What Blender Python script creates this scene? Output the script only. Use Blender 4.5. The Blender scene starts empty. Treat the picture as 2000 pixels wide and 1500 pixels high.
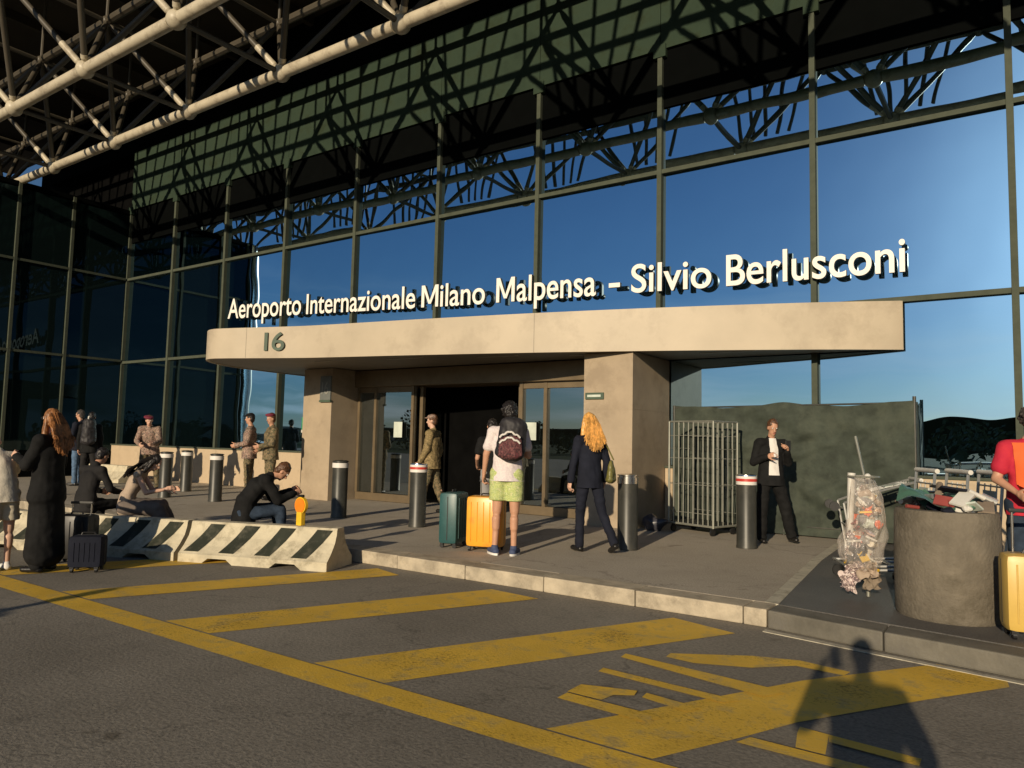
import bpy, bmesh, math, random
import numpy as np
from mathutils import Vector, Matrix, noise
random.seed(7); np.random.seed(7)
R = math.radians
sc = bpy.context.scene
COL = sc.collection

# ------------------------------------------------------------------ camera, sky, sun, exposure
TH, PI_, RO = 0.6077, 0.0776, 0.0224
fwd = Vector((-math.sin(TH)*math.cos(PI_), math.cos(TH)*math.cos(PI_), math.sin(PI_)))
rt0 = Vector((math.cos(TH), math.sin(TH), 0)); up0 = rt0.cross(fwd)
rt = rt0*math.cos(RO) + up0*math.sin(RO); up = -rt0*math.sin(RO) + up0*math.cos(RO)
cd = bpy.data.cameras.new('camera'); cam = bpy.data.objects.new('camera', cd); COL.objects.link(cam)
cam.matrix_world = Matrix(((rt.x, up.x, -fwd.x, 0), (rt.y, up.y, -fwd.y, 0), (rt.z, up.z, -fwd.z, 1.5), (0, 0, 0, 1)))
cd.sensor_width = 36; cd.lens = 25.92; cd.clip_start = 0.02; cd.clip_end = 3000
sc.camera = cam

LDIR = Vector((-0.172, 0.953, -0.2476)).normalized()      # the way the sunlight travels
SUN_EL = math.asin(-LDIR.z); SUN_AZ = math.atan2(-LDIR.x, -LDIR.y)
w = bpy.data.worlds.new('World'); sc.world = w; w.use_nodes = True
nt = w.node_tree; bg = nt.nodes['Background']
sky = nt.nodes.new('ShaderNodeTexSky'); sky.sky_type = 'NISHITA'; sky.sun_disc = False
sky.sun_elevation = SUN_EL; sky.sun_rotation = SUN_AZ; sky.air_density = 1.0; sky.dust_density = 0.35; sky.ozone_density = 5.0
tc = nt.nodes.new('ShaderNodeTexCoord'); mp = nt.nodes.new('ShaderNodeMapping'); mp.inputs['Scale'].default_value = (1.2, 1.2, 14)
nz = nt.nodes.new('ShaderNodeTexNoise'); nz.inputs['Scale'].default_value = 2.6; nz.inputs['Detail'].default_value = 6
cr = nt.nodes.new('ShaderNodeValToRGB'); cr.color_ramp.elements[0].position = .42; cr.color_ramp.elements[1].position = .70
sep = nt.nodes.new('ShaderNodeSeparateXYZ'); mr = nt.nodes.new('ShaderNodeMapRange')
mr.inputs[1].default_value = .03; mr.inputs[2].default_value = .22; mr.inputs[3].default_value = .75; mr.inputs[4].default_value = 0
mu = nt.nodes.new('ShaderNodeMath'); mu.operation = 'MULTIPLY'
mx = nt.nodes.new('ShaderNodeMix'); mx.data_type = 'RGBA'; mx.inputs[7].default_value = (9.5, 9.8, 10.2, 1)
L = nt.links.new
L(tc.outputs['Generated'], mp.inputs[0]); L(mp.outputs[0], nz.inputs['Vector']); L(nz.outputs[0], cr.inputs[0])
L(tc.outputs['Generated'], sep.inputs[0]); L(sep.outputs[2], mr.inputs[0]); L(mr.outputs[0], mu.inputs[0]); L(cr.outputs[0], mu.inputs[1])
L(mu.outputs[0], mx.inputs[0]); L(sky.outputs[0], mx.inputs[6])
dt = nt.nodes.new('ShaderNodeVectorMath'); dt.operation = 'DOT_PRODUCT'; dt.inputs[1].default_value = tuple(-LDIR)   # aureole round the low sun
pw = nt.nodes.new('ShaderNodeMath'); pw.operation = 'POWER'; mxm = nt.nodes.new('ShaderNodeMath'); mxm.operation = 'MAXIMUM'; mxm.inputs[1].default_value = 0; pw.inputs[1].default_value = 48
sc_ = nt.nodes.new('ShaderNodeVectorMath'); sc_.operation = 'SCALE'; sc_.inputs[0].default_value = (11.5, 13.5, 14)
ad = nt.nodes.new('ShaderNodeVectorMath'); ad.operation = 'ADD'
L(tc.outputs['Generated'], dt.inputs[0]); L(dt.outputs['Value'], mxm.inputs[0]); L(mxm.outputs[0], pw.inputs[0]); L(pw.outputs[0], sc_.inputs['Scale'])
L(mx.outputs[2], ad.inputs[0]); L(sc_.outputs[0], ad.inputs[1]); L(ad.outputs[0], bg.inputs[0])
bg.inputs[1].default_value = 0.06
sd = bpy.data.lights.new('sun', 'SUN'); sd.energy = 4.6; sd.angle = R(0.5); sd.color = (1, .83, .60)
so = bpy.data.objects.new('sun', sd); COL.objects.link(so); so.rotation_euler = LDIR.to_track_quat('-Z', 'Y').to_euler()
sc.view_settings.view_transform = 'Standard'; sc.view_settings.look = 'None'; sc.view_settings.exposure = 0.0; sc.view_settings.gamma = 1
sc.cycles.max_bounces = 8; sc.cycles.caustics_reflective = False; sc.cycles.sample_clamp_indirect = 3

# ------------------------------------------------------------------ helpers
def obj(name, me, mat=None, parent=None, label=None, cat=None, group=None, kind=None, loc=None):
    o = bpy.data.objects.new(name, me); COL.objects.link(o)
    if mat is not None and me is not None and not me.materials: me.materials.append(mat)
    if parent: o.parent = parent
    if loc: o.location = loc
    for k, v in (('label', label), ('category', cat), ('group', group), ('kind', kind)):
        if v: o[k] = v
    return o
def thing(name, label, cat, loc=(0, 0, 0), group=None, rz=0):
    o = obj(name, None, None, None, label, cat, group, None, loc); o.rotation_euler.z = rz
    o.empty_display_size = .1
    return o
def copy_tree(o, parent=None):
    c = o.copy(); COL.objects.link(c)
    if parent: c.parent = parent
    for ch in list(o.children): copy_tree(ch, c)
    return c

class MB:
    def __init__(s): s.v = []; s.f = []; s.o = Vector((0, 0, 0)); s.sm = False
    def add(s, vs, fs):
        n = len(s.v); s.v += [Vector(v) for v in vs]; s.f += [tuple(i+n for i in f) for f in fs]; return s
    def box(s, x0, y0, z0, x1, y1, z1):
        return s.add([(x0,y0,z0),(x1,y0,z0),(x1,y1,z0),(x0,y1,z0),(x0,y0,z1),(x1,y0,z1),(x1,y1,z1),(x0,y1,z1)],
                     [(0,3,2,1),(4,5,6,7),(0,1,5,4),(1,2,6,5),(2,3,7,6),(3,0,4,7)])
    def prism(s, pts, z0, z1):
        n = len(pts)
        return s.add([(p[0],p[1],z0) for p in pts]+[(p[0],p[1],z1) for p in pts],
              [tuple(reversed(range(n))), tuple(range(n,2*n))]+[(i,(i+1)%n,n+(i+1)%n,n+i) for i in range(n)])
    def tube(s, p0, p1, r0, r1=None, n=10, caps=True):
        r1 = r0 if r1 is None else r1; p0 = Vector(p0); p1 = Vector(p1); d = (p1-p0).normalized()
        a = d.orthogonal().normalized(); b = d.cross(a)
        vs = [p0+(a*math.cos(t)+b*math.sin(t))*r0 for t in [2*math.pi*i/n for i in range(n)]] + \
             [p1+(a*math.cos(t)+b*math.sin(t))*r1 for t in [2*math.pi*i/n for i in range(n)]]
        fs = [(i,(i+1)%n,n+(i+1)%n,n+i) for i in range(n)]
        if caps: fs += [tuple(reversed(range(n))), tuple(range(n,2*n))]
        return s.add(vs, fs)
    def path(s, pts, r, n=6):
        for a, b in zip(pts, pts[1:]): s.tube(a, b, r, r, n)
        return s
    def lathe(s, prof, c=(0,0,0), n=32):
        c = Vector(c); k = len(prof)
        vs = [c+Vector((r*math.cos(2*math.pi*i/n), r*math.sin(2*math.pi*i/n), z)) for i in range(n) for r, z in prof]
        fs = [(i*k+j, ((i+1)%n)*k+j, ((i+1)%n)*k+j+1, i*k+j+1) for i in range(n) for j in range(k-1)]
        fs.append(tuple(i*k for i in reversed(range(n)))); fs.append(tuple(i*k+k-1 for i in range(n)))
        return s.add(vs, fs)
    def ball(s, c, r, n=12, m=8, sx=1, sy=1, sz=1):
        c = Vector(c); vs = []
        for j in range(1, m):
            ph = math.pi*j/m
            for i in range(n):
                t = 2*math.pi*i/n; vs.append(c+Vector((sx*r*math.sin(ph)*math.cos(t), sy*r*math.sin(ph)*math.sin(t), sz*r*math.cos(ph))))
        vs += [c+Vector((0,0,sz*r)), c-Vector((0,0,sz*r))]; a = len(vs)-2; b = a+1
        fs = [(j*n+i, (j+1)*n+i, (j+1)*n+(i+1)%n, j*n+(i+1)%n) for j in range(m-2) for i in range(n)]
        fs += [(a, i, (i+1)%n) for i in range(n)] + [(b, (m-2)*n+(i+1)%n, (m-2)*n+i) for i in range(n)]
        return s.add(vs, fs)
    def grid(s, fn, nu, nv):
        vs = [fn(i/nu, j/nv) for j in range(nv+1) for i in range(nu+1)]
        return s.add(vs, [(j*(nu+1)+i, j*(nu+1)+i+1, (j+1)*(nu+1)+i+1, (j+1)*(nu+1)+i) for j in range(nv) for i in range(nu)])
    def mesh(s, smooth=False, bevel=0, seg=2):
        me = bpy.data.meshes.new('m'); me.from_pydata([tuple(v) for v in s.v], [], s.f)
        bm = bmesh.new(); bm.from_mesh(me)
        bmesh.ops.recalc_face_normals(bm, faces=bm.faces)
        if bevel:
            es = [e for e in bm.edges if len(e.link_faces) == 2 and e.calc_face_angle(0) > .5]
            bmesh.ops.bevel(bm, geom=es, offset=bevel, segments=seg, profile=.6, affect='EDGES', clamp_overlap=True)
        bm.to_mesh(me); bm.free()
        if smooth:
            me.polygons.foreach_set('use_smooth', [True]*len(me.polygons))
            try: me.set_sharp_from_angle(angle=R(40))
            except Exception: pass
        me.update(); return me
    def build(s, name, mat, parent=None, smooth=False, bevel=0, **k):
        return obj(name, s.mesh(smooth, bevel), mat, parent, **k)

# ------------------------------------------------------------------ materials
def mat(name, col, rough=.6, metal=0, var=.15, scale=3, bump=0, bscale=40, spec=.4, col2=None, coord='Object', dirt=None, dscale=1.2):
    if not bump and any(q in name for q in ('cloth', 'shirt', 'denim', 'trousers', 'skirt', 'top')): bump, bscale, spec = .9, 11, .15
    m = bpy.data.materials.new(name); m.use_nodes = True; t = m.node_tree; p = t.nodes['Principled BSDF']
    p.inputs['Roughness'].default_value = rough; p.inputs['Metallic'].default_value = metal
    p.inputs['Specular IOR Level'].default_value = spec
    tc = t.nodes.new('ShaderNodeTexCoord'); n1 = t.nodes.new('ShaderNodeTexNoise'); n1.inputs['Scale'].default_value = scale; n1.inputs['Detail'].default_value = 7
    n1.inputs['Roughness'].default_value = .62
    t.links.new(tc.outputs[coord], n1.inputs['Vector'])
    c2 = col2 or tuple(c*(1-var*1.6) for c in col); c1 = col if col2 else tuple(min(1, c*(1+var*.8)) for c in col)
    mx = t.nodes.new('ShaderNodeMix'); mx.data_type = 'RGBA'; mx.inputs[6].default_value = (*c2, 1); mx.inputs[7].default_value = (*c1, 1)
    cr = t.nodes.new('ShaderNodeValToRGB'); cr.color_ramp.elements[0].position = .32; cr.color_ramp.elements[1].position = .68
    t.links.new(n1.outputs[0], cr.inputs[0]); t.links.new(cr.outputs[0], mx.inputs[0]); last = mx.outputs[2]
    if dirt:
        n3 = t.nodes.new('ShaderNodeTexNoise'); n3.inputs['Scale'].default_value = dscale; n3.inputs['Detail'].default_value = 9; n3.inputs['Roughness'].default_value = .7
        t.links.new(tc.outputs[coord], n3.inputs['Vector'])
        c3 = t.nodes.new('ShaderNodeValToRGB'); c3.color_ramp.elements[0].position = .5; c3.color_ramp.elements[1].position = .64
        t.links.new(n3.outputs[0], c3.inputs[0])
        m2 = t.nodes.new('ShaderNodeMix'); m2.data_type = 'RGBA'; m2.inputs[7].default_value = (*dirt, 1)
        t.links.new(last, m2.inputs[6]); t.links.new(c3.outputs[0], m2.inputs[0]); last = m2.outputs[2]
    t.links.new(last, p.inputs['Base Color'])
    if bump:
        n2 = t.nodes.new('ShaderNodeTexNoise'); n2.inputs['Scale'].default_value = bscale; n2.inputs['Detail'].default_value = 5
        t.links.new(tc.outputs[coord], n2.inputs['Vector'])
        b = t.nodes.new('ShaderNodeBump'); b.inputs['Strength'].default_value = bump; b.inputs['Distance'].default_value = .01
        t.links.new(n2.outputs[0], b.inputs['Height']); t.links.new(b.outputs[0], p.inputs['Normal'])
    return m
def emis(m, s):
    p = m.node_tree.nodes['Principled BSDF']; p.inputs['Emission Strength'].default_value = s; return m
def camo(name, cols, scale=9):
    m = bpy.data.materials.new(name); m.use_nodes = True; t = m.node_tree; p = t.nodes['Principled BSDF']; p.inputs['Roughness'].default_value = .85
    tc = t.nodes.new('ShaderNodeTexCoord'); n1 = t.nodes.new('ShaderNodeTexNoise'); n1.inputs['Scale'].default_value = scale; n1.inputs['Detail'].default_value = 3
    t.links.new(tc.outputs['Object'], n1.inputs['Vector'])
    cr = t.nodes.new('ShaderNodeValToRGB'); cr.color_ramp.interpolation = 'CONSTANT'
    e = cr.color_ramp.elements; ps = [0, .42, .5, .58, .66]
    e[0].color = (*cols[0], 1); e[1].position = ps[1]; e[1].color = (*cols[1], 1)
    for i in range(2, len(cols)):
        q = e.new(ps[i]); q.color = (*cols[i], 1)
    t.links.new(n1.outputs[0], cr.inputs[0]); t.links.new(cr.outputs[0], p.inputs['Base Color'])
    return m
def glassmat(name, refl=(.52, .78, .98), base=(.006, .012, .012), fac=.85, trans=0, rough=.0, wav=.09):
    m = bpy.data.materials.new(name); m.use_nodes = True; t = m.node_tree; t.nodes.remove(t.nodes['Principled BSDF'])
    out = t.nodes['Material Output']
    d = t.nodes.new('ShaderNodeBsdfDiffuse'); d.inputs[0].default_value = (*base, 1)
    g = t.nodes.new('ShaderNodeBsdfGlossy'); g.inputs[0].default_value = (*refl, 1); g.inputs['Roughness'].default_value = rough
    first = d.outputs[0]
    if trans:
        tr = t.nodes.new('ShaderNodeBsdfTransparent'); tr.inputs[0].default_value = (.75, .85, .8, 1)
        m1 = t.nodes.new('ShaderNodeMixShader'); m1.inputs[0].default_value = trans
        t.links.new(d.outputs[0], m1.inputs[1]); t.links.new(tr.outputs[0], m1.inputs[2]); first = m1.outputs[0]
    lw = t.nodes.new('ShaderNodeLayerWeight'); lw.inputs[0].default_value = .25
    ma = t.nodes.new('ShaderNodeMapRange'); ma.inputs[3].default_value = fac; ma.inputs[4].default_value = 1
    t.links.new(lw.outputs['Fresnel'], ma.inputs[0])
    mx = t.nodes.new('ShaderNodeMixShader'); t.links.new(ma.outputs[0], mx.inputs[0]); t.links.new(first, mx.inputs[1]); t.links.new(g.outputs[0], mx.inputs[2])
    t.links.new(mx.outputs[0], out.inputs[0])
    if wav:
        tc = t.nodes.new('ShaderNodeTexCoord'); n = t.nodes.new('ShaderNodeTexNoise'); n.inputs['Scale'].default_value = .9; n.inputs['Detail'].default_value = 1
        b = t.nodes.new('ShaderNodeBump'); b.inputs['Strength'].default_value = wav; b.inputs['Distance'].default_value = .05
        t.links.new(tc.outputs['Object'], n.inputs['Vector']); t.links.new(n.outputs[0], b.inputs['Height']); t.links.new(b.outputs[0], g.inputs['Normal'])
    return m
def noisy_ground(name, c1, c2, c3, sc1=.5, fine=60, bump=.5, rough=.85, cracks=False):
    """two scales of blotch, fine aggregate speckle, bump"""
    m = bpy.data.materials.new(name); m.use_nodes = True; t = m.node_tree; p = t.nodes['Principled BSDF']; p.inputs['Roughness'].default_value = rough
    p.inputs['Specular IOR Level'].default_value = .25
    tc = t.nodes.new('ShaderNodeTexCoord')
    def N(s, d=6):
        n = t.nodes.new('ShaderNodeTexNoise'); n.inputs['Scale'].default_value = s; n.inputs['Detail'].default_value = d; n.inputs['Roughness'].default_value = .65
        t.links.new(tc.outputs['Object'], n.inputs['Vector']); return n
    def ramp(n, a, b):
        c = t.nodes.new('ShaderNodeValToRGB'); c.color_ramp.elements[0].position = a; c.color_ramp.elements[1].position = b
        t.links.new(n.outputs[0], c.inputs[0]); return c
    a = N(sc1); b = N(4); f = N(fine, 3)
    m1 = t.nodes.new('ShaderNodeMix'); m1.data_type = 'RGBA'; m1.inputs[6].default_value = (*c1, 1); m1.inputs[7].default_value = (*c2, 1)
    t.links.new(ramp(a, .35, .68).outputs[0], m1.inputs[0])
    m2 = t.nodes.new('ShaderNodeMix'); m2.data_type = 'RGBA'; m2.inputs[7].default_value = (*c3, 1)
    rr = ramp(b, .55, .8); mm = t.nodes.new('ShaderNodeMath'); mm.operation = 'MULTIPLY'; mm.inputs[1].default_value = .55
    t.links.new(rr.outputs[0], mm.inputs[0]); t.links.new(mm.outputs[0], m2.inputs[0]); t.links.new(m1.outputs[2], m2.inputs[6])
    m3 = t.nodes.new('ShaderNodeMix'); m3.data_type = 'RGBA'; m3.blend_type = 'MULTIPLY'; m3.inputs[0].default_value = .75
    rf = ramp(f, .3, .62); rf.color_ramp.elements[0].color = (.45, .45, .45, 1); rf.color_ramp.elements[1].color = (1.0, 1.0, 1.0, 1)
    t.links.new(m2.outputs[2], m3.inputs[6]); t.links.new(rf.outputs[0], m3.inputs[7]); t.links.new(m3.outputs[2], p.inputs['Base Color'])
    if cracks:
        vd = t.nodes.new('ShaderNodeTexVoronoi'); vd.feature = 'DISTANCE_TO_EDGE'; vd.inputs['Scale'].default_value = .33
        dn = N(1.3, 5); ms_ = t.nodes.new('ShaderNodeVectorMath'); ms_.operation = 'MULTIPLY_ADD'; ms_.inputs[1].default_value = (1.3, 1.3, 0)
        t.links.new(dn.outputs['Color'], ms_.inputs[0]); t.links.new(tc.outputs['Object'], ms_.inputs[2]); t.links.new(ms_.outputs[0], vd.inputs['Vector'])
        cc = t.nodes.new('ShaderNodeValToRGB'); cc.color_ramp.elements[0].position = .0; cc.color_ramp.elements[0].color = (.68, .68, .68, 1); cc.color_ramp.elements[1].position = .006
        t.links.new(vd.outputs['Distance'], cc.inputs[0])
        sp = ramp(N(2.2, 2), .70, .76); sp.color_ramp.elements[0].color = (1, 1, 1, 1); sp.color_ramp.elements[1].color = (.62, .60, .57, 1)
        m4 = t.nodes.new('ShaderNodeMix'); m4.data_type = 'RGBA'; m4.blend_type = 'MULTIPLY'; m4.inputs[0].default_value = 1
        m5 = t.nodes.new('ShaderNodeMix'); m5.data_type = 'RGBA'; m5.blend_type = 'MULTIPLY'; m5.inputs[0].default_value = 1
        t.links.new(m3.outputs[2], m4.inputs[6]); t.links.new(cc.outputs[0], m4.inputs[7]); t.links.new(m4.outputs[2], m5.inputs[6]); t.links.new(sp.outputs[0], m5.inputs[7])
        t.links.new(m5.outputs[2], p.inputs['Base Color'])
    bp = t.nodes.new('ShaderNodeBump'); bp.inputs['Strength'].default_value = bump; bp.inputs['Distance'].default_value = .006
    t.links.new(f.outputs[0], bp.inputs['Height']); t.links.new(bp.outputs[0], p.inputs['Normal'])
    return m

M = {}
M['asphalt'] = noisy_ground('asphalt', (.21, .188, .152), (.31, .28, .228), (.10, .09, .074), .45, 42, .7, cracks=True)
M['pave'] = noisy_ground('pavement asphalt', (.42, .37, .29), (.52, .46, .37), (.25, .22, .17), .6, 60, .45, cracks=True)
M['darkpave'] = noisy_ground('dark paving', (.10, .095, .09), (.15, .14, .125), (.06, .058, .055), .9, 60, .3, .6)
M['kerb'] = mat('pale granite kerb', (.45, .385, .28), .75, var=.18, scale=5, bump=.4, bscale=50, dirt=(.26, .22, .16), dscale=3)
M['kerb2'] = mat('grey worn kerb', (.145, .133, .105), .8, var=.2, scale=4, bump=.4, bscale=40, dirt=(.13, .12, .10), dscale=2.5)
M['yellow'] = mat('worn yellow road paint', (.72, .45, .045), .65, var=.12, scale=2.5, bump=.3, bscale=60, dirt=(.46, .32, .09), dscale=5)
def worn(m, amt=.5):
    t = m.node_tree; p = t.nodes['Principled BSDF']; out = t.nodes['Material Output']; tc = t.nodes.new('ShaderNodeTexCoord')
    n = t.nodes.new('ShaderNodeTexNoise'); n.inputs['Scale'].default_value = 38; n.inputs['Detail'].default_value = 8; n.inputs['Roughness'].default_value = .8
    n2 = t.nodes.new('ShaderNodeTexNoise'); n2.inputs['Scale'].default_value = 1.6; n2.inputs['Detail'].default_value = 6
    a = t.nodes.new('ShaderNodeMath'); a.operation = 'MULTIPLY_ADD'; a.inputs[1].default_value = .55
    t.links.new(tc.outputs['Object'], n.inputs['Vector']); t.links.new(tc.outputs['Object'], n2.inputs['Vector'])
    t.links.new(n2.outputs[0], a.inputs[0]); t.links.new(n.outputs[0], a.inputs[2])
    c = t.nodes.new('ShaderNodeValToRGB'); c.color_ramp.elements[0].position = amt+.13; c.color_ramp.elements[1].position = amt+.22
    c.color_ramp.elements[1].color = (.85, .85, .85, 1); mxs = t.nodes.new('ShaderNodeMixShader'); tr = t.nodes.new('ShaderNodeBsdfTransparent')
    sc2 = t.nodes.new('ShaderNodeMath'); sc2.operation = 'MULTIPLY_ADD'; sc2.inputs[1].default_value = .45; sc2.inputs[2].default_value = .38
    t.links.new(a.outputs[0], sc2.inputs[0]) ; t.links.new(sc2.outputs[0], c.inputs[0]); t.links.new(c.outputs[0], mxs.inputs[0])
    t.links.new(p.outputs[0], mxs.inputs[1]); t.links.new(tr.outputs[0], mxs.inputs[2]); t.links.new(mxs.outputs[0], out.inputs[0])
worn(M['yellow'], .63)
M['white_line'] = mat('worn white line', (.48, .44, .34), .7, var=.1, dirt=(.27, .24, .18), dscale=9)
M['frame'] = mat('grey green window frame', (.075, .085, .062), .75, spec=.08, var=.1, scale=6)
M['glass'] = glassmat('blue mirror glazing')
M['wingglass'] = glassmat('darker wing glazing', (.13, .21, .27), fac=.06)
M['doorglass'] = glassmat('door glass', (.72, .85, .92), (.01, .012, .01), .42, trans=.6, wav=.02)
M['shade_black'] = mat('near black panel and painted shade', (.0025, .003, .003), .9, var=.1, spec=.02)  # near black, also stands in for shade and the mirrored soffit
M['band'] = mat('pale green cladding band', (.036, .055, .038), .8, var=.15, spec=.03, scale=1.5, dirt=(.030, .042, .026), dscale=1.5)
M['deck'] = mat('dark roof deck', (.035, .028, .018), .9, var=.3, scale=.5)
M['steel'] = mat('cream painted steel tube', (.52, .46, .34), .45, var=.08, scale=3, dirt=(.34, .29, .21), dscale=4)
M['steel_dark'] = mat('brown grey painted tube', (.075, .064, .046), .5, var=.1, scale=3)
M['stone'] = mat('sand stone cladding', (.385, .305, .21), .75, var=.08, scale=2.2, bump=.2, bscale=60, dirt=(.30, .235, .16), dscale=1.6)
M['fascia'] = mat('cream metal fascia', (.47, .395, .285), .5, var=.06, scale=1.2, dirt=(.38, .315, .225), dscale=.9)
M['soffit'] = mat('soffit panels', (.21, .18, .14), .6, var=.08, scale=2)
M['bronze'] = mat('bronze door frame', (.20, .15, .09), .4, metal=.4, var=.12)
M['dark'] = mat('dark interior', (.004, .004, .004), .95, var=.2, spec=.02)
M['lowwall'] = mat('sand plinth wall', (.50, .39, .26), .8, var=.08, scale=2, bump=.2, dirt=(.38, .30, .2), dscale=2)
M['letterback'] = mat('pale letter back', (.80, .82, .84), .6)
M['letter'] = mat('ivory sign face', (.86, .82, .74), .5, var=.03)
M['letterside'] = mat('dark letter return', (.03, .03, .025), .5)
M['numgreen'] = mat('grey green numerals', (.07, .105, .07), .5)
M['bollard'] = mat('dark grey coated metal', (.040, .040, .033), .42, metal=.1, var=.2, scale=4, spec=.45, dirt=(.06, .057, .045), dscale=3)
M['chrome'] = mat('brushed steel', (.62, .60, .56), .22, metal=1, var=.06)
M['whiteband'] = mat('white reflective band', (.72, .68, .62), .4, var=.05)
M['redband'] = mat('red reflective band', (.55, .05, .035), .4)
M['conc'] = mat('barrier concrete', (.56, .50, .36), .85, var=.12, scale=5, bump=.5, bscale=35, dirt=(.33, .29, .20), dscale=4)
M['blackpaint'] = mat('dark green black paint', (.028, .032, .022), .75, var=.2, spec=.2, dirt=(.07, .068, .05), dscale=7)
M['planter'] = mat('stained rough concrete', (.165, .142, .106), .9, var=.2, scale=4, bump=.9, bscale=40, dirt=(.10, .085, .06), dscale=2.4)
M['mesh'] = mat('dark green screening fabric', (.042, .052, .038), .85, var=.25, scale=5, bump=.3, bscale=90, dirt=(.06, .07, .05), dscale=1.5)
M['galv'] = mat('galvanised wire', (.30, .30, .25), .45, metal=.5, var=.15)
M['skin'] = mat('tanned skin', (.50, .27, .17), .5, var=.07, scale=8, spec=.35)
M['skin_fair'] = mat('fair skin', (.62, .38, .27), .5, var=.06, scale=8, spec=.35)
M['skin_dark'] = mat('brown skin', (.22, .12, .075), .5, var=.07, scale=8)
M['black'] = mat('black cloth', (.012, .012, .012), .85, var=.25, scale=6)
M['charcoal'] = mat('charcoal cloth', (.022, .021, .021), .85, var=.2)
M['navy'] = mat('navy cloth', (.014, .016, .026), .85, var=.2)
M['denim'] = mat('blue denim', (.09, .15, .24), .85, var=.25, scale=9)
M['jeansdark'] = mat('dark denim', (.03, .045, .07), .85, var=.25, scale=9)
M['white'] = mat('white shirt', (.70, .67, .62), .8, var=.05)
M['knit'] = mat('cream knitted cloth', (.68, .62, .50), .9, var=.08, scale=20, bump=.35, bscale=60)
M['cream'] = mat('cream trousers', (.56, .50, .38), .85, var=.06)
M['grey'] = mat('grey cloth', (.28, .27, .26), .85, var=.1)
M['tan'] = mat('tan knit top', (.42, .33, .25), .85, var=.1)
M['greyskirt'] = mat('grey brown skirt', (.17, .14, .12), .85, var=.15)
M['red'] = mat('red t-shirt', (.55, .035, .05), .8, var=.15, scale=6, col2=(.42, .02, .05))
M['orange_cloth'] = mat('orange scarf', (.75, .13, .03), .8, var=.1)
M['pink'] = mat('pink cloth', (.62, .28, .24), .8)
M['dotshirt'] = mat('white patterned t-shirt', (.72, .68, .64), .8, var=.05, col2=(.60, .50, .52), scale=45)
M['limeshort'] = camo('lime floral shorts', [(.40, .46, .16), (.50, .54, .22), (.34, .42, .16), (.58, .58, .30), (.44, .46, .16)], 26)
M['camo'] = camo('camouflage cloth', [(.055, .045, .025), (.12, .10, .05), (.20, .14, .075), (.07, .075, .035), (.26, .19, .11)], 13)
M['camo2'] = camo('faded camouflage cloth', [(.20, .12, .09), (.32, .22, .17), (.10, .08, .06), (.40, .26, .2), (.22, .2, .12)], 15)
M['camotan'] = camo('tan camouflage cloth', [(.10, .075, .03), (.26, .185, .08), (.16, .12, .05), (.34, .24, .11), (.07, .055, .03)], 22)
M['beret'] = mat('maroon beret', (.16, .02, .04), .85)
M['hair_black'] = mat('black hair', (.012, .009, .008), .5, var=.3, scale=30)
M['hair_brown'] = mat('brown hair', (.10, .045, .02), .5, var=.4, scale=35)
M['hair_auburn'] = mat('auburn hair', (.30, .13, .045), .45, var=.45, scale=25)
M['hair_blonde'] = mat('golden blonde hair', (.72, .38, .10), .4, var=.3, scale=22)
M['hair_grey'] = mat('grey curly hair', (.06, .05, .045), .8, var=.5, scale=50)
M['shoe_black'] = mat('black leather', (.012, .011, .01), .35)
M['shoe_blue'] = mat('blue canvas shoe', (.05, .07, .14), .7)
M['sole'] = mat('white rubber sole', (.75, .73, .68), .6)
M['bag_olive'] = mat('olive leather', (.17, .155, .045), .4, var=.2, scale=7)
M['backpack'] = mat('black nylon backpack', (.018, .016, .018), .6)
M['maroon'] = camo('maroon patterned nylon', [(.09, .02, .025), (.03, .012, .014), (.17, .06, .06), (.05, .02, .02), (.13, .04, .045)], 30)
M['orangecase'] = mat('orange hard shell', (.80, .36, .025), .35, var=.04, spec=.5, dirt=(.66, .28, .03), dscale=5)
M['tealcase'] = mat('teal hard shell', (.022, .085, .085), .4, var=.12, spec=.5, dirt=(.035, .10, .10), dscale=6)
M['yellowcase'] = mat('mustard hard shell', (.62, .41, .09), .4, var=.06, spec=.5)
M['blackplastic'] = mat('black plastic', (.015, .015, .015), .4)
M['orange'] = mat('orange lens', (.85, .24, .02), .3)
M['ylw'] = mat('yellow plastic', (.80, .50, .03), .4)
M['green'] = mat('green sign', (.03, .28, .12), .4)
M['paper'] = mat('pale paper', (.55, .60, .52), .7)
M['whiteplastic'] = mat('white plastic', (.62, .60, .54), .5)
M['eyewhite'] = mat('eye white', (.75, .72, .68), .3)
M['iris'] = mat('dark iris', (.03, .018, .012), .2)
M['lip'] = mat('lips', (.36, .12, .10), .5)
M['litter'] = camo('mixed litter seen through film', [(.50, .34, .26), (.66, .58, .50), (.40, .28, .22), (.62, .38, .16), (.60, .38, .36)], 8)
M['litter'].node_tree.nodes['Color Ramp'].color_ramp.interpolation = 'EASE'; M['litter'].node_tree.nodes['Principled BSDF'].inputs['Roughness'].default_value = .25
M['litter2'] = camo('purple grey litter', [(.22, .16, .15), (.60, .50, .46), (.14, .10, .10), (.45, .34, .32), (.70, .64, .58)], 16)
M['pinkfilm'] = mat('pale pink film', (.66, .46, .40), .35, var=.2, scale=12)
M['greentarp'] = mat('green plastic sheet', (.07, .16, .11), .45, var=.15)
M['leaf'] = mat('dark foliage', (.085, .11, .055), .8, var=.4, scale=.5)  # foliage lightened in place of distance haze
M['hill'] = mat('haze tinted wooded hills', (.10, .135, .13), .9, var=.3, scale=.02)  # distance haze is mixed into the hill colour
M['alu'] = mat('aluminium', (.5, .5, .47), .35, metal=.7, var=.15)

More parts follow.
